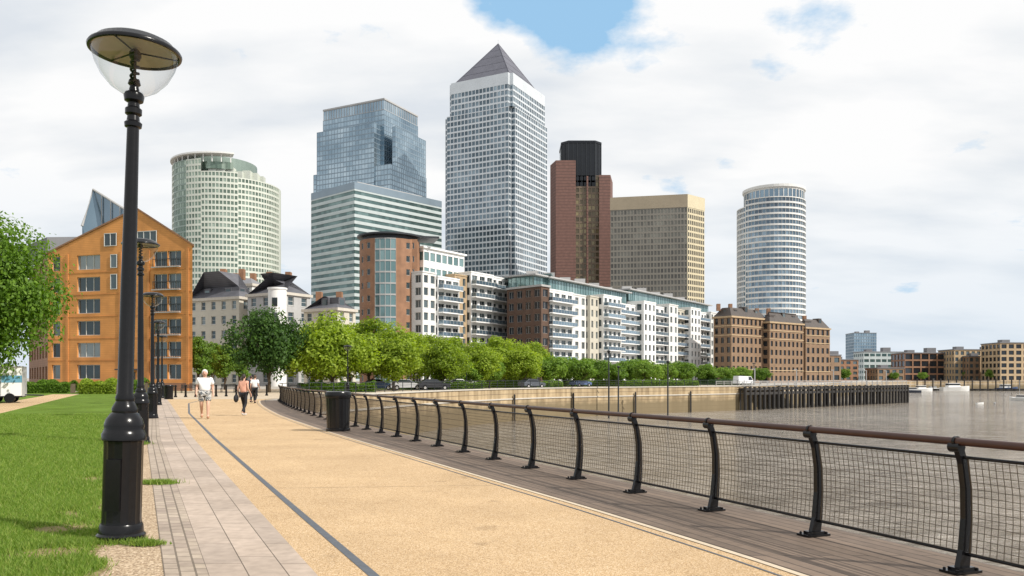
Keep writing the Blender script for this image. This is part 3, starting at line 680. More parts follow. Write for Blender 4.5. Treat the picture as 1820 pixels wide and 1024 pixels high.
for i,(px,D,h) in enumerate(((1500,420,7),(1560,440,6),(1590,430,5),(1765,415,7),(1720,430,6),(1640,425,5))):
    place(T5,px,D,h,6,'distant green tree on the far riverbank','trees on the far riverbank',rot=i*1.9)
def hedge(px0,px1,D,h,d,lm,label,n=9000,leaf=.13,seed=1,dy=0,grp=None):
    r=np.random.default_rng(seed); x0,x1=gx(px0,D),gx(px1,D); Lh=x1-x0; cx=(x0+x1)/2
    root=empty('hedge',(cx,D,0),label,'hedge',grp)
    u=r.random(n); ph=r.random(n)*math.pi; 
    top=h*(.86+.12*np.sin(u*Lh*1.9+seed)+.06*np.sin(u*Lh*5.3))
    P=np.stack([x0+u*Lh,D-np.cos(ph)*d/2*(.8+.2*r.random(n)),np.clip(np.sin(ph)**.5*top+r.normal(0,.04,n),.05,9)],1)
    low=r.random(n)<.35; P[low,2]=r.random(low.sum())*h*.7; P[low,1]=D-d/2*(.85+.2*r.random(low.sum()))
    nrm=r.normal(size=(n,3)); nrm[:,1]-=.7; nrm[:,2]+=.6; nrm/=np.linalg.norm(nrm,axis=1)[:,None]
    a=np.cross(nrm,r.normal(size=(n,3))); a/=np.linalg.norm(a,axis=1)[:,None]; b_=np.cross(nrm,a); sz=(leaf*(.6+.8*r.random(n)))[:,None]
    V=np.stack([P-a*sz*.6,P+b_*sz*.4,P+a*sz*.6,P-b_*sz*.4],1)
    o=bpy.data.objects.new('foliage',fastmesh('foliage',V,4,[lm])); link(o); adopt(o,root)
    mb=MB(); mb.obox((x0+.15,D-d*.28,.02),(Lh-.3,0,0),(0,d*.56,0),(0,0,h*.7),0); mb.make('branches',[M['bark']],root)
hedge(-30,132,84,1.4,1.8,M['leaf_fresh'],'clipped yellow-green hedge beside the brick apartments',14000,.17,1)
hedge(150,214,80,1.5,2.2,M['leaf_light'],'rounded golden-green shrub bed on the lawn edge',7000,.17,2)
hedge(214,262,90,1.5,2,M['leaf_mid'],'low green shrubs before the apartment entrance',5000,.15,3)
hedge(530,668,90,1.2,1.5,M['leaf_fresh'],'low green hedge under the plane trees',8000,.16,4)
hedge(668,860,108,1.2,1.6,M['leaf_mid'],'low green hedge along the quayside planting',9000,.18,5)
hedge(860,1000,128,1.3,1.6,M['leaf_mid'],'green hedge along the quayside planting',7000,.2,6)
hedge(1000,1240,150,1.4,1.8,M['leaf_mid'],'long green hedge behind the quay railing',11000,.22,7)
hedge(1240,1330,185,1.6,1.8,M['leaf_dark'],'dark hedge in front of the brick warehouses',6000,.22,8)

# ================================================================ buildings
def bld(name,pts,label,cat='building'):
    cx=sum(p[0] for p in pts)/len(pts); cy=sum(p[1] for p in pts)/len(pts)
    return empty(name,(cx,cy,0),label,cat)
A0=(gx(85,104),104); A1=(gx(342,98),98); dv=Vector((A1[0]-A0[0],A1[1]-A0[1])); Lh=dv.length; u=dv/Lh
BV=Vector((-12.5,24)); B0=(A0[0]-15.5,125.5); B1=(A1[0]+BV.x,A1[1]+BV.y)
e=bld('apartment_building',[A0,A1,B1,B0],'orange brick gabled apartment block with six storeys')
w=MB();pn=[]
def pxs(px):
    mm=(px-910)/F; return (mm*A0[1]-A0[0])/(u.x-mm*u.y)
sp=[(max(.4,pxs(92)),pxs(107)),(pxs(137),pxs(178)),(pxs(273),pxs(297)),(pxs(298.5),pxs(322))]
ZE=17.9
facade(w,pn,A0,A1,1.0,ZE,1,6,.6,.66,.3,.16,0,spans=sp)
facade(w,pn,B0,A0,1.0,ZE,7,6,.55,.6,.3,.16,1)  # left side painted darker than the front, as it lies in shade
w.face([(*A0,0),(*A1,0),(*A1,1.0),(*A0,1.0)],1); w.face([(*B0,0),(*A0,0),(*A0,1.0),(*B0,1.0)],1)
w.face([(*A1,0),(*B1,0),(*B1,ZE),(*A1,ZE)],0); w.face([(*B1,0),(*B0,0),(*B0,ZE),(*B1,ZE)],0)
tp=pxs(242); PK=Vector((A0[0]+u.x*tp,A0[1]+u.y*tp)); PB=PK+Vector((-14,23)); ZP=gz(374,101)
w.face([(*A0,ZE),(*A1,ZE),(PK.x,PK.y,ZP)],0); w.face([(*B0,ZE),(PB.x,PB.y,ZP),(*B1,ZE)],0)
nf=Vector((u.y,-u.x))
for px in (118,212,262,332):
    a=pxs(px); o_=Vector((A0[0]+u.x*a,A0[1]+u.y*a,0)); w.obox((o_.x,o_.y,.0),(u.x*.35,u.y*.35,0),(nf.x*.12,nf.y*.12,0),(0,0,ZE-.3),2)
for k_ in range(1,6):
    zc_=1.0+k_*(ZE-1)/6; w.obox((A0[0],A0[1],zc_),(u.x*Lh,u.y*Lh,0),(nf.x*.05,nf.y*.05,0),(0,0,.10),2)
w.make('wall',[M['orange'],M['orange_dark'],M['orange_pier']],e)
mb=MB()
def roofq(p,q,pb,qb,over=.5,t=.22):
    p=Vector(p);q=Vector(q);pb=Vector(pb);qb=Vector(qb); d=(p-q).normalized(); f=(p-pb).normalized()
    p2=p+d*.25+f*.2; pb2=pb+d*.25-f*.3; q2=q+f*.2; qb2=qb-f*.3; up=Vector((0,0,t))
    mb.face([p2+up,q2+up,qb2+up,pb2+up],0); mb.face([p2,q2,q2+up,p2+up],1); mb.face([p2,p2+up,pb2+up,pb2],1); mb.face([p2,q2,qb2,pb2],1)
roofq((*A0,ZE),(PK.x,PK.y,ZP),(*B0,ZE),(PB.x,PB.y,ZP)); roofq((*A1,ZE),(PK.x,PK.y,ZP),(*B1,ZE),(PB.x,PB.y,ZP))
mb.face([(-74,118,17.9),(-66,113,17.9),(-66,113,21.6),(-72.5,117,20.6)],2); mb.face([(-66,113,17.9),(-62,116,17.9),(-62,116,22.2),(-66,113,21.6)],2); mb.face([(-72.5,117,20.6),(-66,113,21.6),(-62,116,22.2),(-70,122,20.6)],0)
mb.make('roof',[M['slate'],M['orange_dark'],M['roofgrey']],e)
for px,a,b_,ww in ((197,414,437,1.9),(262,414,440,2.9),(203,452,476,1.0),(203,487,514,1.0)):
    c=pxs(px); o_=Vector((A0[0]+u.x*c,A0[1]+u.y*c,gz((a+b_)/2,101)))+Vector((nf.x,nf.y,0))*.07
    pn.append((o_,ww,(b_-a)*101/F,math.atan2(u.y,u.x),Vector((nf.x,nf.y,0))))
windows(e,pn,'home','cross','frame')
mb=MB(); wb=pxs(322)-pxs(273)
for k_ in range(13): mb.box(wb*k_/12-.02,wb*k_/12+.02,-.04,0,.0,.95,0)
mb.box(-.03,wb+.03,-.06,0,.95,1.02,0); mb.box(-.03,wb+.03,-.35,.02,-.1,0,1); bm_=mb.mesh('balcony',[M['darkmetal'],M['conc']])
for r_ in range(1,6):
    a=pxs(273); o=bpy.data.objects.new('balcony',bm_); link(o); o.location=(A0[0]+u.x*a+nf.x*.12,A0[1]+u.y*a+nf.y*.12,1+r_*(ZE-1)/6+.35); o.rotation_euler=(0,0,math.atan2(u.y,u.x)); adopt(o,e)
mb=MB(); a=pxs(222); o_=Vector((A0[0]+u.x*a,A0[1]+u.y*a,0))+Vector((nf.x,nf.y,0))*.02
mb.obox(o_,(u.x*1.6,u.y*1.6,0),(nf.x*.08,nf.y*.08,0),(0,0,2.3),0); mb.obox(o_+Vector((-u.x*.5,-u.y*.5,2.6)),(u.x*2.6,u.y*2.6,0),(nf.x*1.2,nf.y*1.2,0),(0,0,.15),0); mb.make('door',[M['dframe']],e)
p=[(gx(146,132),132),(gx(248,128),128),(gx(240,140),140),(gx(150,142),142)]
e=bld('glass_atrium',p,'pointed sloping glass atrium rising behind the apartments')
w=MB(); ap=(gx(166,134),134,gz(337,134)); w.face([(*p[0],0),(*p[1],0),(*p[1],gz(388,128)),ap,(*p[0],gz(402,132))],0); w.face([(*p[1],0),(*p[2],0),(*p[2],gz(388,128)),(*p[1],gz(388,128))],0)
w.face([(*p[1],gz(388,128)),(*p[2],gz(388,128)),ap],0); w.face([(*p[3],0),(*p[0],0),(*p[0],gz(402,132)),ap,(*p[3],gz(402,132))],0)
w.make('glass_skin',[G['office']],e)
mb=MB()
pp=[(*p[0],gz(402,132)),ap,(*p[1],gz(388,128)),(*p[2],gz(388,128))]; mb.tube(pp[:3],.22,6,0)
for t_ in np.linspace(.2,.8,4):
    q=Vector(pp[1]).lerp(Vector(pp[2]),t_); mb.tube([(q.x,q.y-.2,0),(q.x,q.y-.2,q.z)],.08,5,0)
mb.make('frame',[M['conc']],e)

def lowb(name,L_,C_,R_,D,th,ey_,ry,wallm,label,floor=3.2,bay=3.0,ins=3.5,style='sash',glass='home',dormers=0,wr=.42,hr=.55,roofm='slate',bands=()):
    pts=corner(L_,C_,R_,D,th); e=bld(name,pts,label); w=MB();pn=[]; ze=gz(ey_,D)
    prism(w,pn,pts,0,ze,floor,bay,wr,hr,.25,0)
    slab(w,pts,ze-.4,ze+.15,.35,1)
    for f in bands:
        zb=f*ze
        for i in (0,1):
            a=Vector(pts[i]);b_=Vector(pts[i+1]); d=b_-a; nn=Vector((d.y,-d.x)).normalized(); w.obox((a.x,a.y,zb-.15),(d.x,d.y,0),(nn.x*.14,nn.y*.14,0),(0,0,.3),1)
    w.make('wall',[M[wallm],M['tanstone'] if bands else M['coping']],e)
    r=MB(); frustum(r,pts,ze+.16,gz(ry,D),ins,0)
    q=inset(pts,1.2)
    for i in (0,1):
        a=Vector(q[i]);b_=Vector(q[i+1]); n_=max(1,int((b_-a).length/5)); d=(b_-a).normalized(); nn=Vector((d.y,-d.x))
        for k_ in range(n_):
            if not dormers: break
            c=a+d*((k_+.5)*(b_-a).length/n_); hh=2.0 if not bands else (2.2,3.4,2.6)[k_%3]
            r.obox((c.x-d.x*.9,c.y-d.y*.9,ze+.3),(d.x*1.8,d.y*1.8,0),(-nn.x*2.5,-nn.y*2.5,0),(0,0,hh),0); r.obox((c.x-d.x*.6+nn.x*.03,c.y-d.y*.6+nn.y*.03,ze+.6),(d.x*1.2,d.y*1.2,0),(-nn.x*.02,-nn.y*.02,0),(0,0,hh-.7),1)
    c=Vector(inset(pts,ins+.8)[1]); 
    for k_ in (0,1): r.box(c.x-k_*4,c.x+1.1-k_*4,c.y,c.y+1.4,gz(ry,D)-1,gz(ry,D)+1.3,2); 
    r.make('roof',[M[roofm],G['home'],M['orange_dark']],e)
    windows(e,pn,glass,style,'frame'); return e,pts,ze
lowb('mansard_building',335,425,452,165,25,528,480,'cream','cream stone building with steep slate mansard roof',dormers=1,ins=5)
lowb('mansard_building',440,505,552,158,30,520,482,'conc','grey stone building with slate hipped roof',dormers=0,ins=7)
lowb('mansard_building',540,600,632,150,30,548,524,'cream','low cream building with shallow slate roof',dormers=1,ins=4)
lowb('mansard_building',395,448,470,178,20,505,492,'offwhite','pale stuccoed building with grey roof',dormers=0,ins=2,roofm='roofgrey')
e=empty('stair_turret',(gx(493,152),152,0),'white drum-shaped stair turret with flat roof','turret'); w=MB(); w.lathe([(1.7,0),(1.7,gz(516,152)),(1.85,gz(515,152)),(1.85,gz(512,152)),(.1,gz(511,152))],24,(gx(493,152),152,0),0)
w.make('wall',[M['white']],e,auto=40)
w=MB(); 
for k_ in range(5): w.box(gx(493,152)-.5,gx(493,152)+.5,152-1.78,152-1.62,4+k_*2.8,5.6+k_*2.8,0)
w.make('window',[G['home']],e)

# --- left round tower
D=430; cy=D+92*D/F*.3
cx=gx(404.5,cy); R=92.5*cy/F*.985
e=empty('round_tower',(cx,cy,0),'pale green and white round residential tower with crown canopy','skyscraper')
w=MB();pn=[]; n=96; pts=circle(cx,cy,R,n); zt=gz(300,cy-R)
for i in range(n):
    a,b_=pts[i],pts[(i+1)%n]; ang=(i+.5)*360/n
    if 180<=ang<=362:
        if ang<262:
            gc=(ang<202) or (218<ang<244)
            facade(w,pn,a,b_,0,zt+5.5,1,37,.88 if gc else .78,.74 if gc else .64,.15,None,1 if gc else 0)
        else: facade(w,pn,a,b_,0,zt-(1 if ang<300 else 3.5),1,37,.74,.62,.25,None,0)
    else: w.face([(*a,0),(*b_,0),(*b_,zt-3.5),(*a,zt-3.5)],0)
w.poly(pts,zt-3.5,2); q=circle(cx-5,cy,R*.72,40)
prism(w,None,q,zt-3.4,zt+9,m=1,cap=2)
w.make('wall',[M['creamgreen'],M['greenframe'],M['roofgrey']],e)
windows(e,pn,'towergreen','plain')
mb=MB(); zc=gz(272,cy-R)
arc=[math.radians(168+k_*3.2) for k_ in range(41)]
for j in range(40):
    a,b_=arc[j],arc[j+1]; r0,r1,za,zb=R*.78,R*1.03,zc,zc+.8
    P=lambda r_,t_,z: (cx+r_*math.cos(t_),cy+r_*math.sin(t_),z)
    mb.face([P(r1,a,za),P(r1,b_,za),P(r1,b_,zb),P(r1,a,zb)],0); mb.face([P(r0,a,zb),P(r1,a,zb),P(r1,b_,zb),P(r0,b_,zb)],0); mb.face([P(r0,a,za),P(r0,b_,za),P(r1,b_,za),P(r1,a,za)],0)
    mb.face([P(r0,a,za),P(r0,b_,za),P(r0,b_,zb),P(r0,a,zb)],0)
    if j%3==0: mb.tube([P(R*.97,a,zt+4),P(R*.97,a,zc)],.28,6,0)
    mb.face([P(R*.9,a,zt+1),P(R*.9,b_,zt+1),P(R*.9,b_,zc-3.5),P(R*.9,a,zc-3.5)],1)
mb.make('canopy',[M['offwhite'],G['towergreen']],e)
mb=MB()
for k_ in range(7): 
    a=math.radians(272+k_*11); mb.box(cx+R*.8*math.cos(a)-2,cx+R*.8*math.cos(a)+2,cy+R*.8*math.sin(a)-2,cy+R*.8*math.sin(a)+2,zt-3.4,zt+.5+random.random()*2.5,0)
mb.make('roof_plant',[M['creamgreen']],e)

# --- stepped blue glass tower
D=620
pts=corner(574,683,743,D,27)
e=bld('glass_tower',pts,'stepped pale blue-grey glass office tower with flat roof','skyscraper')
w=MB();pn=[]
def z(py,D): return gz(py,D)
ztop=z(174,D); prism(w,pn,pts,120,ztop-9,3.9,3.0,.93,.80,.12,0); 
prism(w,pn,inset(pts,.3),ztop-8.9,ztop-1.2,7.7,2.6,.86,.9,.2,1); slab(w,pts,ztop-1.2,ztop,.1,1)
pl_=corner(563,665,690,D-6,27); prism(w,pn,pl_,110,z(222,D),3.9,3.0,.93,.80,.12,0)
pr_=corner(697,703,757,D-5,27); prism(w,pn,pr_,110,z(228,D),3.9,3.0,.93,.80,.12,0)
pb_=corner(557,694,758,D-12,27); prism(w,pn,pb_,0,z(291,D-12),3.9,3.0,.93,.80,.12,0)
w.make('wall',[M['spand'],M['conc']],e); windows(e,pn,'blue')

# --- striped block
D=470; pts=corner(553,630,785,D,42); e=bld('striped_office',pts,'office block with pale bands and green ribbon windows','skyscraper')
w=MB();pn=[]; zt=z(323,D); prism(w,pn,pts,0,zt-4.2,3.95,2.6,1.0,.52,.25,0,cap=2); 
slab(w,pts,zt-4.15,zt,.05,1)
w.make('wall',[M['stripe'],M['spand'],M['roofgrey']],e)
windows(e,pn,'green')
mb=MB(); q=inset(pts,9); 
for i in range(4): mb.face([(*q[i],zt),(*q[(i+1)%4],zt),(*q[(i+1)%4],zt+3.2),(*q[i],zt+3.2)],0)
mb.poly(q,zt+3.2,0); mb.make('roof_plant',[M['conc']],e)

# --- pyramid topped tower
D=550
pts=corner(787,912,976,D,27.5)
e=bld('pyramid_tower',pts,'silver office skyscraper with pyramid roof and gridded windows','skyscraper')
def notch(pts,d):
    out=[]
    for i in range(4):
        a=Vector(pts[i-1]);b_=Vector(pts[i]);c=Vector(pts[(i+1)%4]); e1=(a-b_).normalized()*d; e2=(c-b_).normalized()*d
        out+=[tuple(b_+e1),tuple(b_+e1+e2),tuple(b_+e2)]
    return out
w=MB();pn=[]; zsh=z(187,D); zt=z(124,D)
prism(w,pn,notch(pts,3.4),0,zsh,4.05,2.95,.80,.70,.3,0)
pu=corner(796,909,971,D+3,27.5); prism(w,pn,notch(pu,2.6),zsh,zt-7.5,4.1,2.95,.80,.70,.3,0)
prism(w,None,notch(pu,2.6),zt-7.5,zt,m=1,cap=1)
w.make('wall',[M['steel'],M['steel']],e); windows(e,pn,'canada')
r=MB(); q=inset(pu,3.2); c=Vector((sum(p[0] for p in q)/4,sum(p[1] for p in q)/4)); za=z(78,c.y)
for i in range(4):
    a,b_=q[i],q[(i+1)%4]; r.face([(*a,zt+.1),(*b_,zt+.1),(c.x,c.y,za)],0)
for i in range(4):
    r.tube([(*q[i],zt+.2),(c.x,c.y,za+.1)],.25,5,0)
    for f in (.2,.4,.6,.8):
        a=Vector((*q[i],zt+.15)).lerp(Vector((c.x,c.y,za)),f); b_=Vector((*q[(i+1)%4],zt+.15)).lerp(Vector((c.x,c.y,za)),f); r.tube([a,b_],.12,4,0)
r.tube([(c.x,c.y,za),(c.x,c.y,za+3)],.15,5,1)
r.make('pyramid_roof',[M['steel_dark'],M['steel']],e)

# --- red-brown tower with black top
D=500; e=empty('granite_tower',(gx(1032,510),510,0),'red-brown granite tower with bronze glazed centre and black top','skyscraper')
w=MB();pn=[]
prism(w,None,[(gx(978,512),512),(gx(988,500),500),(gx(1023,500),500),(gx(1026,530),530),(gx(985,535),535)],0,z(285,500),m=0)
prism(w,None,[(gx(1065,500),500),(gx(1085,500),500),(gx(1089,520),520),(gx(1075,535),535)],0,z(311,500),m=0)
prism(w,pn,[(gx(1023,503),503),(gx(1065.2,503),503),(gx(1067,530),530),(gx(1023,530),530)],0,z(312,503),3.7,2.4,.78,.68,.3,m=1)
for px_ in (1044,): w.box(gx(px_,502)-.5,gx(px_,502)+.5,501.6,502.9,0,z(314,503),0)
w.make('wall',[M['redbrown'],M['gridbrown']],e); windows(e,pn,'gold')
cxd=gx(1031,516); hw=34.5*516/F; ch=4.2
w2=[(cxd-hw+ch,503),(cxd+hw-ch,503),(cxd+hw,503+ch),(cxd+hw,526),(cxd-hw,526),(cxd-hw,503+ch)]; w3=MB()
prism(w3,None,w2,z(312,500)-6,z(254,503),m=0)
for i in (0,1,5):
    a=Vector(w2[i]);b_=Vector(w2[(i+1)%6]); d=b_-a; nn=Vector((d.y,-d.x)).normalized(); nf_=max(1,int(d.length/2.6))
    for k_ in range(nf_+1):
        q_=a+d*(k_/nf_); w3.obox((q_.x-.1,q_.y,z(312,500)-6),(.2,0,0),(nn.x*.3,nn.y*.3+.001,0),(0,0,z(254,503)-z(312,500)+6),1)
slab(w3,w2,z(254,503)+.01,z(250,503),.35,0); slab(w3,inset(w2,2),z(250,503)+.01,z(248,503),.0,0)
w3.make('top_block',[M['drum'],M['darkmetal']],e)

# --- beige block
D=450; pts=[(gx(1085,459),459),(gx(1222,450),450),(gx(1252,461),461),(gx(1115,476),476)]; e=bld('beige_office',pts,'grey-brown slab office block with tan top band','skyscraper')
w=MB();pn=[]; zt=z(345,D); zc=z(368,D)
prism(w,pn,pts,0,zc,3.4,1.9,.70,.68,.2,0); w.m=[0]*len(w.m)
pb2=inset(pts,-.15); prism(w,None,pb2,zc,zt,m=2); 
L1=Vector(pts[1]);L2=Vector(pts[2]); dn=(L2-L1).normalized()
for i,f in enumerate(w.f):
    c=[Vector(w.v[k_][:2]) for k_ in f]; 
    if all(abs((q-L1).dot(Vector((dn.y,-dn.x))))<.5 for q in c): w.m[i]=1  # sun-facing end takes the painted sunlit cladding
w.make('wall',[M['beige'],M['beige_sunlit'],M['beigetop']],e); windows(e,pn,'bronze')

# --- right round tower
cy=400; cx=gx(1370,cy); R=59*cy/F*.99
e=empty('round_tower',(cx,cy,0),'white banded cylindrical tower with blue glass','skyscraper')
w=MB();pn=[]; n=56; pts=circle(cx,cy,R,n); zt=gz(352,cy-R)
for i in range(n):
    a,b_=pts[i],pts[(i+1)%n]; ang=(i+.5)*360/n
    if 170<=ang<=365:
        facade(w,pn,a,b_,0,zt+(1 if ang>205 else -2.2),1,33,.78 if ang<215 else .95,.68,.3,None,0)
    else: w.face([(*a,0),(*b_,0),(*b_,zt-2.5),(*a,zt-2.5)],0)
w.poly(pts,zt-2.5,0); w.make('wall',[M['offwhite'],M['conc']],e); windows(e,pn,'office')
w=MB();pq=[]; q=circle(cx+1.5,cy,R*.88,40); zr=gz(327,cy-R)
prism(w,pq,q,zt-2.4,zr-1,12,2,.84,.86,.2,0,cols1=True); w.lathe([(R*.90,zr-1),(R*.92,zr-.6),(R*.92,zr+.6),(R*.90,zr+.7),(.1,zr+.7)],40,(cx+1.5,cy,0),0)
w.make('crown',[M['offwhite']],e); windows(e,pq,'blue',name='crown_window')

# --- terraces of riverside apartments
def terrace(name,label,A,B,bays,depth=10,floor=3.0,pent=True,endw=None,glass='home',zp=None):
    A=Vector(A);B=Vector(B); u=(B-A).normalized(); n=Vector((u.y,-u.x))
    def t(px):
        mm=(px-910)/F; return (mm*A.y-A.x)/(u.x-mm*u.y)
    e=bld(name,[tuple(A),tuple(B)],label); w=MB();pn=[]
    mats=['white','orange_dark','offwhite','tanstone','cream']
    bal={}
    for (p0,p1,pr,z1,mi,balc,wr,bay) in bays:
        a,b_=t(p0),t(p1); f0=A+u*a+n*pr; f1=A+u*b_+n*pr; g1=A+u*b_-n*depth; g0=A+u*a-n*depth
        prism(w,pn,[tuple(f0),tuple(f1),tuple(g1),tuple(g0)],0,z1,floor,bay,wr,.62,.25,mi)
        slab(w,[tuple(f0),tuple(f1),tuple(g1),tuple(g0)],z1+.003,z1+.35,.12+.01*mi,mi)
        if balc:
            rows=round(z1/floor); wd=b_-a-.4; key=round(wd,2)
            if key not in bal:
                mb=MB(); mb.box(0,wd,-1.5,0,-.2,0,0); mb.box(0,wd,-1.5,-1.45,1.0,1.07,1); mb.box(0.02,wd-.02,-1.49,-1.46,.08,.97,2)
                for k_ in range(int(wd/1.4)+1): mb.box(k_*wd/int(wd/1.4+1)-.0,k_*wd/int(wd/1.4+1)+.05,-1.5,-1.45,0,1.0,1)
                mb.box(0,.05,-1.5,0,1.0,1.07,1); mb.box(.01,.03,-1.45,-.02,.08,.97,2); mb.box(wd-.05,wd,-1.5,0,1.0,1.07,1); mb.box(wd-.03,wd-.01,-1.45,-.02,.08,.97,2)
                bal[key]=mb.mesh('balcony',[M['white'],M['frame'],G['office']])
            for r_ in range(1,rows):
                o=bpy.data.objects.new('balcony',bal[key]); link(o); q=f0+u*.2; o.location=(q.x,q.y,r_*z1/rows+.15); o.rotation_euler=(0,0,math.atan2(u.y,u.x)); adopt(o,e)
    w.make('wall',[M[k_] for k_ in mats],e)
    windows(e,pn,glass,'cross','frame')
    if pent:
        a,b_=t(pent[0]),t(pent[1]); zb,zt=pent[2],pent[3]
        f0=A+u*(a+.5)-n*2.5; f1=A+u*(b_-.5)-n*2.5; g1=f1-n*7; g0=f0-n*7; w=MB();pq=[]
        prism(w,pq,[tuple(f0),tuple(f1),tuple(g1),tuple(g0)],zb,zt,zt-zb,1.5,.92,.84,.08,0)
        slab(w,[tuple(f0),tuple(f1),tuple(g1),tuple(g0)],zt+.01,zt+.35,1.3,1)
        for k_ in np.arange(.1,.95,.16):
            q=f0.lerp(f1,k_)-n*4; w.box(q.x-1.5,q.x+1.5,q.y-1,q.y+1,zt+.36,zt+1.6+k_%.3*3,1)
        w.make('penthouse',[M['tealroof'],M['conc']],e); windows(e,pq,'teal',name='penthouse_window')
    return e,t,A,u,n
JA=(gx(962,200),200);JB=(gx(1272,300),300)
e,t,A,u_,n_=terrace('riverside_apartments','white and brown riverside apartment terrace with glass penthouse',JA,JB,
 [(962,1008,1.8,23.7,0,True,.7,3),(1008,1042,0,23.9,2,False,.5,3.2),(1042,1058,1.2,23.9,4,False,.4,3),(1058,1090,2.6,24.6,0,True,.6,3),(1090,1128,.3,23.4,0,True,.55,3.4)],pent=(962,1128,24,27.6))
pts=[(gx(901,204.5),204.5),(gx(962,196.3),196.3),(gx(962,196.3)+2.2,199.2),(gx(915,222),222)]
w=MB();pn=[]; prism(w,pn,pts,0,z(512,200),3,3.2,.62,.6,.3,1); slab(w,pts,z(512,200)+.01,z(512,200)+.5,.3,0)
w.make('wing',[M['conc'],M['darkbrick']],e); windows(e,pn,'dark','cross','conc',name='wing_window',maxn=40)
w=MB();pq=[]; pg=[(gx(903,212),212),(gx(975,206),206),(gx(985,225),225),(gx(905,228),228)]; prism(w,pq,pg,z(512,206),z(490,206),3.2,2,.92,.85,.1,0); slab(w,pg,z(490,206),z(487,206),.8,0)
w.make('glass_storey',[M['tealroof']],e); windows(e,pq,'teal',name='storey_window')
terrace('riverside_apartments','long white riverside apartment terrace with teal penthouse storey',JA,JB,
 [(1128.5,1150,3.0,24.8,0,False,.5,3),(1150,1176,1.0,24.2,0,True,.6,3.2),(1176,1192,2.6,25.4,2,False,.45,3),(1192,1214,.6,24.6,4,True,.55,3),(1214,1232,2.8,25.6,0,False,.5,3),(1232,1252,.8,25,0,True,.6,3),(1252,1273,2.4,25.4,2,False,.55,3)],pent=(1129,1271,25.5,28.8))
IA=(gx(738,186),186);IB=(gx(900,216),216)
e,t,A,u_,n_=terrace('curved_corner_apartments','apartment block with brick drum corner and white balconied wing',IA,IB,
 [(742,766,1.6,z(486,188),2,False,.62,3),(766,804,2.2,z(495,192),0,True,.8,3.2),(804,826,.8,z(490,198),3,False,.45,2.8),(826,866,2.0,z(488,204),0,True,.7,3.2),(866,900,1.2,z(494,210),0,True,.7,3.2)],pent=None)
w=MB();pn=[]; a,b_=t(764),t(836)
f0=A+u_*a-n_*2;f1=A+u_*b_-n_*2; pq=[tuple(f0),tuple(f1),tuple(f1-n_*8),tuple(f0-n_*8)]
prism(w,pn,pq,z(500,196),z(446,196),3.4,2.2,.8,.55,.15,0); slab(w,pq,z(446,196)+.01,z(443,196),.5,0)
w.make('upper_storeys',[M['white']],e); windows(e,pn,'teal','plain',name='upper_window')
cx,cy=gx(693,192),192.; R=7.2; w=MB();pn=[];pg=[]; n=36; pts=circle(cx,cy,R,n); zt=z(424,186)
for i in range(n):
    a,b_=pts[i],pts[(i+1)%n]; ang=(i+.5)*10
    if 252<ang<292: facade(w,pg,a,b_,0,zt,1,13,.9,.86,.1,None,1)
    elif (180<ang<250 or 295<ang<350) and i%2==1: facade(w,pn,a,b_,0,zt,1,11,.86,.46,.2,None,0)
    else: w.face([(*a,0),(*b_,0),(*b_,zt),(*a,zt)],0)
w.poly(pts,zt,0); w.make('brick_drum',[M['orange_dark'],M['conc']],e); windows(e,pn,'home','cross','frame',name='drum_window'); windows(e,pg,'teal','plain',name='stair_glazing')
mb=MB(); mb.lathe([(R-.8,zt+.01),(R-.8,zt+.9),(R+.6,zt+.95),(R+.6,zt+1.35),(.1,zt+1.8)],36,(cx,cy,0),0); mb.obox((cx,cy-4,zt+.9),(12,3,0),(-2,7,0),(0,0,.45),0); mb.make('roof',[M['darkmetal']],e,auto=40)
w=MB();pn=[]; pts=[(gx(645,196),196),(gx(682,187),187),(gx(742,188),188),(gx(742,205),205),(gx(655,210),210)]
prism(w,pn,pts,0,z(428,190),3.1,2.6,.42,.46,.2,0); w.make('brick_wall',[M['orange_dark']],e); windows(e,pn,'home','cross','frame',maxn=60)

# --- brick warehouses
for (L_,C_,R_,D,th,ey_,ry,lb,wm_) in ((1268,1300,1362,262,50,562,545,'brown brick warehouse with dark mansard roof','wbrick'),(1352,1368,1428,272,52,572,553,'tan brick warehouse with dark roof and tall windows','wbrick'),(1415,1432,1475,285,55,582,566,'narrow brown brick warehouse at the river edge','wbrick')):
    lowb('warehouse',L_,C_,R_,D,th,ey_,ry,wm_,lb,floor=3.1,bay=2.7,ins=2.0,style='plain',glass='dark',dormers=1,wr=.5,hr=.6,roofm='mansard',bands=(.2,.72,.86))

# --- far riverbank
def farb(name,px0,px1,D,ty,wallm,label,floor=3.3,bay=4,wr=.6,hr=.55,glass='home',dep=20,extra=None):
    x0,x1=gx(px0,D),gx(px1,D); pts=[(x0,D),(x1,D+3),(x1+dep*.3,D+dep),(x0+dep*.1,D+dep)]
    e=bld(name,pts,label); w=MB();pn=[]; zt=gz(ty,D); prism(w,pn,pts,0,zt,floor,bay,wr,hr,.3,0,cap=1); slab(w,pts,zt+.02,zt+.5,.3,1)
    for k_ in range(max(1,int((x1-x0)/12))):
        q=x0+4+k_*11; w.box(q,q+4+k_%3,D+5,D+9,zt+.5,zt+2+k_%2*1.2,1)
    w.make('wall',[M[wallm],M['roofgrey']],e); windows(e,pn,glass,'plain',maxn=60)
farb('glass_tower',1518,1560,900,592,'spand','distant small blue glass tower',3.6,3,.9,.7,'blue',30)
farb('brick_terrace',1478,1530,440,640,'orange_dark','red-brown brick riverside terrace')
farb('office_building',1535,1612,520,626,'stripe','low office building with green-grey roof',3.6,4,.8,.5,'green')
farb('brick_terrace',1560,1612,430,655,'wbrick','low brick riverside houses')
farb('office_building',1608,1700,440,628,'orange_dark','modern brick and glass riverside offices',3.6,4.5,.86,.76,'dark')
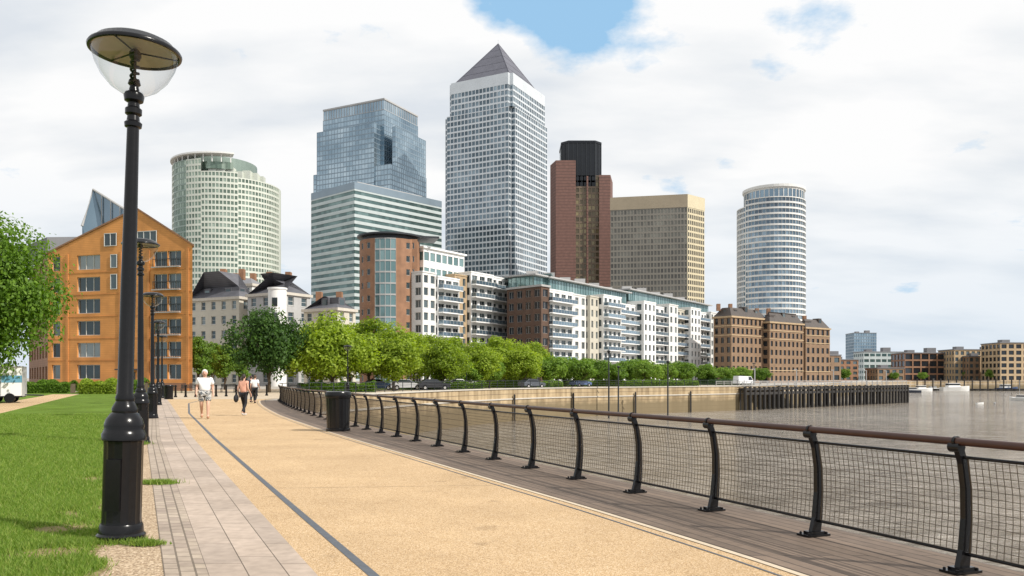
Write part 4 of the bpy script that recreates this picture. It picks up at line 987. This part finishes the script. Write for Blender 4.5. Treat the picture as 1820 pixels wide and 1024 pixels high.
farb('apartment_building',1696,1750,430,622,'tanstone','tan riverside apartments with stepped roof',3.3,3.6,.6,.6,'office')
farb('apartment_building',1722,1748,424,634,'wbrick','brown riverside apartments with balconies',3.3,3.4,.6,.6)
farb('apartment_building',1757,1782,470,648,'offwhite','low pale apartments beyond the trees')
farb('apartment_building',1778,1850,405,610,'tanstone','tan apartment block with stacked balconies',3.2,4.2,.7,.65,'dark')
farb('office_building',1840,2000,430,630,'conc','long grey riverside office building')
farb('apartment_building',1745,1765,455,622,'conc','grey apartment block with flat roof')
farb('brick_terrace',1465,1500,330,632,'wbrick','brown brick wharf building')

# ================================================================ pier
e=empty('timber_pier',(70,172,0),'dark timber piled jetty with steel railings in the river','pier')
A=Vector((44,150));B=Vector((98,197)); u=(B-A).normalized(); n=Vector((-u.y,u.x)); Lp=(B-A).length
mb=MB(); mb.obox((A.x,A.y,-.75),(u.x*Lp,u.y*Lp,0),(n.x*7,n.y*7,0),(0,0,.45),0); mb.obox((A.x,A.y,-1.6),(u.x*Lp,u.y*Lp,0),(n.x*.4,n.y*.4,0),(0,0,.5),0); mb.make('deck',[M['timber']],e)
mb=MB(); mb.lathe([(.34,-9),(.32,-.5),(.32,-.1)],8,m=0); pm=mb.mesh('pile',[M['timber']])
for k_ in range(44):
    q=A+u*(k_*Lp/43)+n*.1
    o=bpy.data.objects.new('pile',pm); link(o); o.location=(q.x,q.y,0); adopt(o,e)
    if k_%2==0:
        q=q+n*6.6; o=bpy.data.objects.new('pile',pm); link(o); o.location=(q.x,q.y,0); adopt(o,e)
mb=MB()
for k_ in range(28):
    q=A+u*(k_*Lp/27)+n*.3; mb.box(q.x-.05,q.x+.05,q.y-.05,q.y+.05,-.3,1.0,0)
    q=q+n*6.2; mb.box(q.x-.05,q.x+.05,q.y-.05,q.y+.05,-.3,1.0,0)
for zz in (.95,.6,.2):
    for f in (.3,6.5): mb.tube([(A.x+n.x*f,A.y+n.y*f,zz),(B.x+n.x*f,B.y+n.y*f,zz)],.045,5,0)
mb.make('railing',[M['conc']],e)
mb=MB()
for k_ in (3,9,15,21,25):
    q=A+u*(k_*Lp/27)+n*3; mb.box(q.x-.08,q.x+.08,q.y-.08,q.y+.08,-.3,3.4,0); mb.box(q.x-.6,q.x+.1,q.y-.1,q.y+.1,3.3,3.45,0)
mb.make('light_mast',[M['conc']],e)
e=empty('mooring_pontoon',(gx(1750,372),372,0),'low dark mooring pontoon off the far bank','pontoon')
mb=MB(); mb.box(gx(1625,380),gx(1830,380),378,382,-4.4,-3.5,0)
mb.make('deck',[M['timber']],e); mb=MB()
for k_ in range(14): mb.lathe([(.3,-8),(.3,1.0),(.1,1.4)],8,(gx(1630+k_*14,377),377,0),0)
mb.make('piles',[M['timber']],e)

# ================================================================ boats
def boat(px,D,Lb,rot,label,cab=True,mast=0,col=(.75,.75,.73)):
    e=empty('boat',(gx(px,D),D,-4.5),label,'boat','boats moored on the river',False); e.rotation_euler=(0,0,rot)
    hm=mat('boat_hull',col,.35,0,3,.05); st=[(-.5,.30,.2),(-.3,.36,.0),(.1,.36,0),(.35,.22,.05),(.5,.02,.25)]
    mb=MB(); rings=[]
    for x,wd,kz in st:
        x*=Lb; wd*=Lb*.42; hh=Lb*.13*(1+max(0,x/Lb)*.7)
        k0=len(mb.v); mb.v+=[(x,-wd,hh),(x,-wd*.75,-.1),(x,0,-.35+kz),(x,wd*.75,-.1),(x,wd,hh)]; rings.append(k0)
    for a,b_ in zip(rings[:-1],rings[1:]):
        for i in range(4): mb.f.append((a+i,b_+i,b_+i+1,a+i+1)); mb.m.append(0)
        mb.f.append((a,a+4,b_+4,b_)); mb.m.append(0)
    k0=rings[0]; mb.f.append((k0,k0+1,k0+2,k0+3,k0+4)); mb.m.append(0); mb.make('hull',[hm],e)
    if cab:
        mb=MB(); h0=Lb*.13; c=[(-.3*Lb,-.1*Lb),(.12*Lb,-.09*Lb),(.12*Lb,.09*Lb),(-.3*Lb,.1*Lb)]; prism(mb,None,c,h0,h0+Lb*.06,m=0); frustum(mb,inset(c,.06),h0+Lb*.06,h0+Lb*.12,.12,1); slab(mb,inset(c,.1),h0+Lb*.121,h0+Lb*.14,.1,0); mb.make('cabin',[M['white'],G['dark']],e)
    if mast: mb=MB(); mb.tube([(0,0,Lb*.13),(0,0,mast)],.06,6,0); mb.tube([(0,0,Lb*.2),(-.35*Lb,0,Lb*.22)],.05,6,0); mb.make('mast',[M['conc']],e)
boat(1742,186,2.4,.4,'small white dinghy moored on the river',False)
boat(1812,212,6,1.9,'white motor boat with short mast',True,5.5)
boat(1698,375,14,.1,'long white river boat with cabin',True)
boat(1640,360,10,.2,'small white cabin cruiser by the pier',True)
boat(1618,330,8,2.9,'dark hulled cabin boat by the pier',True,5,(.06,.07,.1))
boat(1660,385,8,.0,'white cabin boat on the far moorings',True,6)
boat(1790,380,11,.1,'dark blue cabin boat on the far moorings',True,7,(.05,.08,.16))
boat(1768,190,1.6,.9,'small grey mooring tender',False,0,(.3,.3,.3))

# ================================================================ cars
def car_root(col,label,px,D,rot,van=False):
    e=empty('parked_van' if van else 'parked_car',(gx(px,D),D,.01),label,'van' if van else 'car','vehicles parked behind the quay',False); e.rotation_euler=(0,0,rot)
    pm=mat('car_paint',col,.25,.1,2,.04)
    if van: prof=[(-2.5,.35),(2.4,.35),(2.5,.9),(2.0,1.15),(1.5,1.95),(-2.4,2.05),(-2.5,1.0)]; win=[(1.45,1.15),(1.9,1.15),(1.4,1.85),(.6,1.85),(.6,1.15)]
    else: prof=[(-2.1,.35),(2.1,.32),(2.15,.7),(1.95,.85),(1.0,.97),(.35,1.42),(-1.1,1.45),(-1.8,1.02),(-2.12,.95)]; win=[(.95,.98),(.33,1.37),(-1.05,1.4),(-1.65,1.03)]
    mb=MB(); W=.85
    def side(y,ins): return [(x,(y-math.copysign(ins*max(0,(zz-.95))/.5,y)),zz) for x,zz in prof]
    a,b_=side(-W,.16 if not van else .05),side(W,.16 if not van else .05)
    mb.face(a,0); mb.face(b_[::-1],0)
    for i in range(len(prof)):
        j=(i+1)%len(prof); glassy=(not van and i in (4,6)) or (van and i==3)
        mb.face([a[i],b_[i],b_[j],a[j]],1 if glassy else 0)
    mb.make('body',[pm,G['dark']],e)
    mb=MB()
    for y in (-W,W):
        mb.face([(x,y+math.copysign(.012,y)-math.copysign((.16 if not van else .05)*max(0,(zz-.95))/.5,y),zz) for x,zz in win],0)
    mb.make('side_window',[G['dark']],e)
    mb=MB(); mb.lathe([(.16,-.1),(.31,-.1),(.33,-.06),(.33,.06),(.31,.1),(.16,.1)],20,m=0); mb.lathe([(.0001,-.105),(.17,-.11),(.17,.11),(.0001,.105)],12,m=1); wm=mb.mesh('wheel',[M['iron'],M['conc']],auto=40)
    for x in (-1.3,1.35):
        for y in (-.8,.8):
            o=bpy.data.objects.new('wheel',wm); link(o); o.location=(x,y,.33); o.rotation_euler=(math.pi/2,0,0); o.parent=e
    for y in (-.6,.6):
        mb=MB(); mb.box(2.08,2.16,y-.17,y+.17,.62,.76,0); mb.make('headlight',[M['white']],e)
for i,(px,D,c,nm,vn) in enumerate(((672,104,(.08,.13,.25),'dark blue hatchback parked behind the quay railing',False),(722,104.5,(.5,.5,.52),'silver saloon car parked beside the hedge',False),(770,105,(.03,.03,.035),'black car parked under the plane trees',False),(815,112,(.7,.7,.7),'white car parked under the plane trees',False),(1322,175,(.75,.76,.78),'white van parked near the warehouses',True),(945,125,(.09,.10,.12),'dark grey car parked beside the hedge',False),(1032,145,(.1,.15,.3),'blue car parked on the quayside road',False))):
    car_root(c,nm,px,D,.15+.1*i,vn)
e=empty('box_trailer',(gx(8,51.5),51.5,.01),'white and blue box trailer standing on the side path','trailer',None,False); e.rotation_euler=(0,0,.45)
mb=MB(); mb.box(-1.3,1.1,-1,1,.45,2.3,0); mb.box(-1.31,1.11,-1.01,1.01,1.3,1.75,1); mb.box(-1.34,-1.28,-1.03,1.03,.42,2.34,2); mb.box(1.08,1.14,-1.03,1.03,.42,2.34,2); mb.box(-1.34,1.14,-1.04,-.98,2.28,2.36,2); mb.box(-.1,-.06,-1.03,-1.0,.5,2.25,2)
mb.make('body',[M['white'],mat('trailer_blue',(.12,.30,.42),.4),M['conc']],e)
mb=MB(); mb.tube([(1.1,0,.5),(2.2,0,.45)],.05,6,0); mb.box(-1.2,1.1,-.9,.9,.36,.45,0); mb.make('chassis',[M['darkmetal']],e)
mb=MB(); mb.lathe([(.16,-.1),(.29,-.1),(.31,-.06),(.31,.06),(.29,.1),(.16,.1)],20,m=0); wm=mb.mesh('wheel',[M['iron']],auto=40)
for x in (-.5,.4):
    for y in (-1.05,1.05):
        o=bpy.data.objects.new('wheel',wm); link(o); o.location=(x,y,.31); o.rotation_euler=(math.pi/2,0,0); o.parent=e
mb=MB(); mb.lathe([(.13,0),(.13,.1),(.09,.14),(.08,.85),(.11,.9),(.1,.98),(.04,1.03)],14,m=0); bm_=mb.mesh('bollard',[M['iron']],auto=40)
for px,D in ((312,66),(330,66.5),(348,67),(366,68),(384,68.5),(402,69),(420,70),(456,71),(474,72)):
    o=bpy.data.objects.new('bollard',bm_); link(o); o.location=(gx(px,D),D,.005); tag(o,'short black iron bollard on the plaza','bollard','bollards across the plaza')
def bench(px,D,rot,first=[None]):
    e=empty('park_bench',(gx(px,D),D,.01),'dark timber bench on the plaza','bench','plaza benches',False); e.rotation_euler=(0,0,rot)
    mb=MB(); [mb.box(-.8,.8,-.22+k_*.12,-.13+k_*.12,.43,.46,0) for k_ in range(4)]; mb.make('seat',[M['timber']],e)
    mb=MB(); [mb.box(-.8,.8,.24,.27,.55+k_*.13,.64+k_*.13,0) for k_ in range(3)]; mb.make('backrest',[M['timber']],e)
    for x in (-.7,.7):
        mb=MB(); mb.box(x-.03,x+.03,-.22,-.17,0,.43,0); mb.box(x-.03,x+.03,.27,.31,0,.92,0); mb.box(x-.03,x+.03,-.17,.27,.38,.43,0); mb.make('leg',[M['iron']],e)
bench(335,84,.2); bench(405,88,.1); bench(520,82,-.3)

# ================================================================ people
def skin(name,V,E_,R,mats,sub=2,root=0):
    me=bpy.data.meshes.new(name); me.from_pydata(V,E_,[]); ob=bpy.data.objects.new(name,me); link(ob)
    md=ob.modifiers.new('Skin','SKIN'); md.use_smooth_shade=True
    for i,r in enumerate(R):
        sv=me.skin_vertices[0].data[i]; sv.radius=r if hasattr(r,'__len__') else (r,r); sv.use_root=(i==root)
    sb=ob.modifiers.new('Sub','SUBSURF'); sb.levels=sub; sb.render_levels=sub
    bpy.context.view_layer.update(); dg=bpy.context.evaluated_depsgraph_get()
    out=bpy.data.meshes.new_from_object(ob.evaluated_get(dg)); bpy.data.objects.remove(ob)
    out.materials.clear()
    for x in mats: out.materials.append(x)
    out.name=name; return out
def join_mb(me,mb,mats):
    import bmesh
    bm=bmesh.new(); bm.from_mesh(me); k=mb.mesh('tmp',mats,True); bm.from_mesh(k); bm.to_mesh(me); bm.free(); return me
def person(px,D,rot,label,st,scale=1,wide=1.0,group=None):
    root=empty('person',(gx(px,D),D,.008),label,'person',group,False); root.rotation_euler=(0,0,rot); root.scale=(scale*wide,scale*wide,scale)
    J=dict(pel=(0,0,.96),sp=(0,.0,1.13),ch=(0,-.01,1.33),nk=(0,.01,1.48),hb=(0,-.01,1.56),hm=(0,-.02,1.645),ht=(0,-.005,1.72),
      sL=(.185,0,1.42),eL=(.235,.09,1.16),wL=(.25,-.0,.93),pL=(.25,-.03,.85),
      sR=(-.185,0,1.42),eR=(-.235,.03,1.16),wR=(-.25,-.16,.96),pR=(-.25,-.20,.88),
      hL=(.095,0,.92),kL=(.10,-.16,.52),aL=(.095,-.20,.10),tL=(.10,-.36,.045),
      hR=(-.095,0,.92),kR=(-.10,.0,.50),aR=(-.095,.26,.16),tR=(-.095,.16,.035))
    rad=dict(pel=(.15,.11),sp=(.135,.10),ch=(.155,.11),nk=.055,hb=(.062,.07),hm=(.075,.092),ht=(.055,.065),sL=.06,eL=.043,wL=.028,pL=(.038,.018),sR=.06,eR=.043,wR=.028,pR=(.038,.018),
      hL=.092,kL=.058,aL=.038,tL=.03,hR=.092,kR=.058,aR=.038,tR=.03)
    keys=list(J); idx={k_:i for i,k_ in enumerate(keys)}
    EE=[('pel','sp'),('sp','ch'),('ch','nk'),('nk','hb'),('hb','hm'),('hm','ht'),('ch','sL'),('sL','eL'),('eL','wL'),('wL','pL'),('ch','sR'),('sR','eR'),('eR','wR'),('wR','pR'),('pel','hL'),('hL','kL'),('kL','aL'),('aL','tL'),('pel','hR'),('hR','kR'),('kR','aR'),('aR','tR')]
    V=[J[k_] for k_ in keys]; R=[rad[k_] for k_ in keys]; Ed=[(idx[a],idx[b_]) for a,b_ in EE]
    for side,sg in (('L',1),('R',-1)):
        pp=Vector(J['p'+side])
        for fi,(dx,ln) in enumerate(((-.027,.062),(-.009,.072),(.009,.07),(.027,.055))):
            k0=len(V); b0=pp+Vector((0,dx,-.02)); V+=[tuple(b0),tuple(b0+Vector((-sg*.004,-.004,-ln*.55))),tuple(b0+Vector((-sg*.016,-.01,-ln)))]; R+=[.0095,.0085,.007]
            Ed+=[(idx['p'+side],k0),(k0,k0+1),(k0+1,k0+2)]
        k0=len(V); V+=[tuple(pp+Vector((-sg*.005,-.045,.015))),tuple(pp+Vector((-sg*.012,-.06,-.03)))]; R+=[.011,.009]; Ed+=[(idx['p'+side],k0),(k0,k0+1)]
    me=skin('body',V,Ed,R,[M['skin']])
    f=MB(); hm=J['hm']
    f.ball((0,hm[1]-.012,hm[2]+.005),.098,0,10,(.80,.98,1.18)); f.ball((0,hm[1]-.112,hm[2]-.012),.02,0,6,(.8,1,1.4))
    for s_ in (-1,1): f.ball((s_*.08,hm[1]+.005,hm[2]-.005),.028,0,6,(.4,.8,1.1))
    me=join_mb(me,f,[M['skin']])
    o=bpy.data.objects.new('body',me); link(o); o.parent=root
    f=MB()
    for s_ in (-1,1): f.ball((s_*.032,hm[1]-.102,hm[2]+.02),.011,0,6)
    f.make('eyes',[M['dframe']],root,smooth=True)
    f=MB(); f.ball((0,hm[1]-.1,hm[2]-.055),.02,0,6,(1.3,.5,.35)); f.make('mouth',[mat('lips',(.35,.12,.1))],root,smooth=True)
    def cl(name,ks,ed,rr,ma,extra=None):
        ks=list(ks); ii={k_:i for i,k_ in enumerate(ks)}; P={**J,**(extra or {})}
        m_=skin(name,[P[k_] for k_ in ks],[(ii[a],ii[b_]) for a,b_ in ed],rr,[ma]); o=bpy.data.objects.new(name,m_); link(o); o.parent=root
    mL=tuple(Vector(J['sL']).lerp(Vector(J['eL']),st.get('sleeve',.75))); mR=tuple(Vector(J['sR']).lerp(Vector(J['eR']),st.get('sleeve',.75)))
    cl('shirt',['ch','sp','pel','nk2','sL','mL','sR','mR'],[('ch','sp'),('sp','pel'),('ch','nk2'),('ch','sL'),('sL','mL'),('ch','sR'),('sR','mR')],[(.185,.145),(.175,.14),(.185,.15),.09,.092,.075,.092,.075],st['shirt'],dict(mL=mL,mR=mR,nk2=(0,.01,1.475)))
    lg=st['leg']; kk=lg
    if kk<.99:
        qL=tuple(Vector(J['hL']).lerp(Vector(J['kL']),kk)); qR=tuple(Vector(J['hR']).lerp(Vector(J['kR']),kk))
        cl('shorts',['pel','hL','qL','hR','qR'],[('pel','hL'),('hL','qL'),('pel','hR'),('hR','qR')],[(.16,.125),.118,.10,.118,.10],st['trousers'],dict(qL=qL,qR=qR))
    else:
        cl('leggings',['pel','hL','kL','aL','hR','kR','aR'],[('pel','hL'),('hL','kL'),('kL','aL'),('pel','hR'),('hR','kR'),('kR','aR')],[(.158,.12),.104,.07,.05,.104,.07,.05],st['trousers'])
    for s_ in 'LR':
        a,t2=J['a'+s_],J['t'+s_]; cl('shoe',['a','m','t'],[('a','m'),('m','t')],[.045,.047,.038],st['shoe'],dict(a=(a[0],a[1]+.03,a[2]-.05),m=((a[0]+t2[0])/2,(a[1]+t2[1])/2,(a[2]+t2[2])/2-.015),t=(t2[0],t2[1]-.02,t2[2]+.0)))
    f=MB(); f.ball((0,hm[1]+.012,hm[2]+.032),.107,0,12,(.84,.98,1.08)); f.v=[(x,y,max(zz,hm[2]-.02 if y<hm[1]+.0 else zz)) for x,y,zz in f.v]
    f.v=[(x,(max(y,hm[1]-.06) if zz<hm[2]+.07 else y),zz) for x,y,zz in f.v]
    if st.get('long'): f.ball((0,hm[1]+.095,hm[2]-.04),.05,0,8,(1,.8,2.2))
    f.make('hair',[st['hair']],root,smooth=True)
    return root
cw_=mat('white_cotton',(.74,.74,.74),.9,0,12,.06)
m,nt,b=newmat('patterned_cotton'); g=N(nt,'ShaderNodeNewGeometry'); v=N(nt,'ShaderNodeTexVoronoi'); v.inputs['Scale'].default_value=22; nt.links.new(g.outputs['Position'],v.inputs['Vector']); s_=N(nt,'ShaderNodeSeparateColor'); nt.links.new(v.outputs['Color'],s_.inputs[0]); r=ramp(nt,[(.4,(.08,.09,.10)),(.5,(.45,.44,.42))],s_.outputs[0]); nt.links.new(r.outputs[0],b.inputs['Base Color']); b.inputs['Roughness'].default_value=.9
black=mat('black_jersey',(.015,.015,.018),.8); coral=mat('coral_cotton',(.68,.36,.26),.85)
person(364,31.3,.35,'person in white t-shirt and patterned shorts walking on the path',dict(shirt=cw_,trousers=m,leg=.8,shoe=mat('sandal_brown',(.35,.18,.1)),hair=mat('white_hair',(.62,.6,.57),.8)),1.08,1.14)
w2_=person(433,33.6,math.pi-.25,'person in coral top and black leggings carrying a dark bag',dict(shirt=coral,trousers=black,leg=1,shoe=mat('pale_trainer',(.5,.48,.45)),hair=mat('dark_hair',(.03,.02,.015),.6),long=True,sleeve=.3),.99,.95)
bx=gx(433,33.6); e=empty('shoulder_bag',(bx-.30,33.55,.62),'dark soft shoulder bag held at the hip','bag',None,False)
mb=MB(); mb.ball((0,0,.12),.17,0,8,(.55,1.0,1.0)); mb.make('body',[black],e,smooth=True); mb=MB(); mb.tube([(0,-.12,.22),(0,-.05,.36),(.02,0,.42),(0,.05,.36),(0,.12,.22)],.012,6,0); mb.make('handle',[black],e)
person(453,50,math.pi,'person in white top and dark trousers walking away',dict(shirt=cw_,trousers=black,leg=1,shoe=black,hair=mat('brown_hair',(.08,.045,.025),.6)),1.0,1.0)
person(446,51.5,math.pi-.2,'person in dark jacket walking beside another',dict(shirt=mat('navy_wool',(.03,.035,.06)),trousers=black,leg=1,shoe=black,hair=mat('brown_hair_dark',(.05,.03,.02),.6),sleeve=.98),.98,1.0)

# ================================================================ camera, light, world
cam=bpy.data.cameras.new('camera'); co=bpy.data.objects.new('camera',cam); link(co); scene.camera=co
co.location=(0,0,CH); co.rotation_euler=(math.pi/2,0,0); cam.sensor_width=36; cam.lens=36*F/1820; cam.shift_y=(HZ-512)/1820; cam.clip_end=12000; cam.clip_start=.1
AZ=(.90,-.44); EL=math.radians(41)
sd=Vector((AZ[0]*math.cos(EL),AZ[1]*math.cos(EL),math.sin(EL))).normalized()
sl=bpy.data.lights.new('sun','SUN'); so=bpy.data.objects.new('sun',sl); link(so); sl.energy=5.0; sl.angle=math.radians(.6); sl.color=(1,.95,.87)
so.rotation_euler=sd.to_track_quat('Z','Y').to_euler()
W=bpy.data.worlds.new('World'); scene.world=W; W.use_nodes=True; nt=W.node_tree; L=nt.links.new; bg=nt.nodes['Background']; bg.inputs[1].default_value=.1
sky=N(nt,'ShaderNodeTexSky'); sky.sky_type='NISHITA'; sky.sun_disc=False; sky.sun_elevation=EL; sky.sun_rotation=math.atan2(sd.x,sd.y); sky.altitude=50
tc=N(nt,'ShaderNodeTexCoord'); sp_=N(nt,'ShaderNodeSeparateXYZ'); L(tc.outputs['Generated'],sp_.inputs[0])
def mth(op,a,b_=None,c=None):
    n=N(nt,'ShaderNodeMath',operation=op)
    for i,x in enumerate((a,b_,c)):
        if x is None: continue
        if isinstance(x,(int,float)): n.inputs[i].default_value=x
        else: L(x,n.inputs[i])
    return n.outputs[0]
zz=mth('ADD',mth('MAXIMUM',sp_.outputs[2],0.0),.24)
uu=mth('DIVIDE',sp_.outputs[0],zz); vv=mth('DIVIDE',sp_.outputs[1],zz)
cb=N(nt,'ShaderNodeCombineXYZ'); L(uu,cb.inputs[0]); L(vv,cb.inputs[1])
c1=N(nt,'ShaderNodeTexNoise'); c1.inputs['Scale'].default_value=3.2; c1.inputs['Detail'].default_value=10; c1.inputs['Roughness'].default_value=.58; L(cb.outputs[0],c1.inputs['Vector'])
mp=N(nt,'ShaderNodeMapping'); mp.inputs['Scale'].default_value=(1.0,2.0,1); mp.inputs['Location'].default_value=(3,1,0); L(cb.outputs[0],mp.inputs[0])
c2=N(nt,'ShaderNodeTexNoise'); c2.inputs['Scale'].default_value=1.5; c2.inputs['Detail'].default_value=8; c2.inputs['Roughness'].default_value=.5; L(mp.outputs[0],c2.inputs['Vector'])
def patch(px,py,rad):
    d=Vector(((px-910)/F,1,(HZ-py)/F)).normalized(); vd=N(nt,'ShaderNodeVectorMath',operation='DISTANCE'); L(tc.outputs['Generated'],vd.inputs[0]); vd.inputs[1].default_value=d
    return mth('MAXIMUM',mth('SUBTRACT',1.0,mth('DIVIDE',vd.outputs['Value'],rad)),0.0)
pt=mth('ADD',patch(955,0,.11),mth('MULTIPLY',patch(1090,-15,.12),.85)); pt=mth('ADD',pt,mth('MULTIPLY',patch(1400,35,.07),.6)); pt=mth('ADD',pt,mth('MULTIPLY',patch(1510,30,.06),.6)); pt=mth('MULTIPLY',pt,.52)
cov=mth('SUBTRACT',mth('MULTIPLY_ADD',mth('SUBTRACT',c1.outputs[0],.5),1.4,.76),pt)
cf=ramp(nt,[(.38,(0,0,0)),(.58,(1,1,1))],cov)
shade=ramp(nt,[(.34,(7.4,7.85,8.4)),(.46,(8.8,9.0,9.2)),(.57,(9.9,9.9,9.9))],c2.outputs[0])
hs=N(nt,'ShaderNodeMix',data_type='RGBA'); hf=ramp(nt,[(0,(1,1,1)),(.24,(0,0,0))],sp_.outputs[2]); L(mth('MULTIPLY',hf.outputs[0],.75),hs.inputs[0]); L(shade.outputs[0],hs.inputs[6]); hs.inputs[7].default_value=(6.7,7.8,8.9,1)
bl=N(nt,'ShaderNodeMix',data_type='RGBA'); bl.inputs[0].default_value=.8; L(sky.outputs[0],bl.inputs[6]); bl.inputs[7].default_value=(3.9,6.8,9.7,1)
fm=N(nt,'ShaderNodeMix',data_type='RGBA'); L(cf.outputs[0],fm.inputs[0]); L(bl.outputs[2],fm.inputs[6]); L(hs.outputs[2],fm.inputs[7]); L(fm.outputs[2],bg.inputs[0])
scene.view_settings.view_transform='Standard'; scene.view_settings.look='None'; scene.view_settings.exposure=0
for o in bpy.data.objects:
    if '_world' in o: del o['_world']
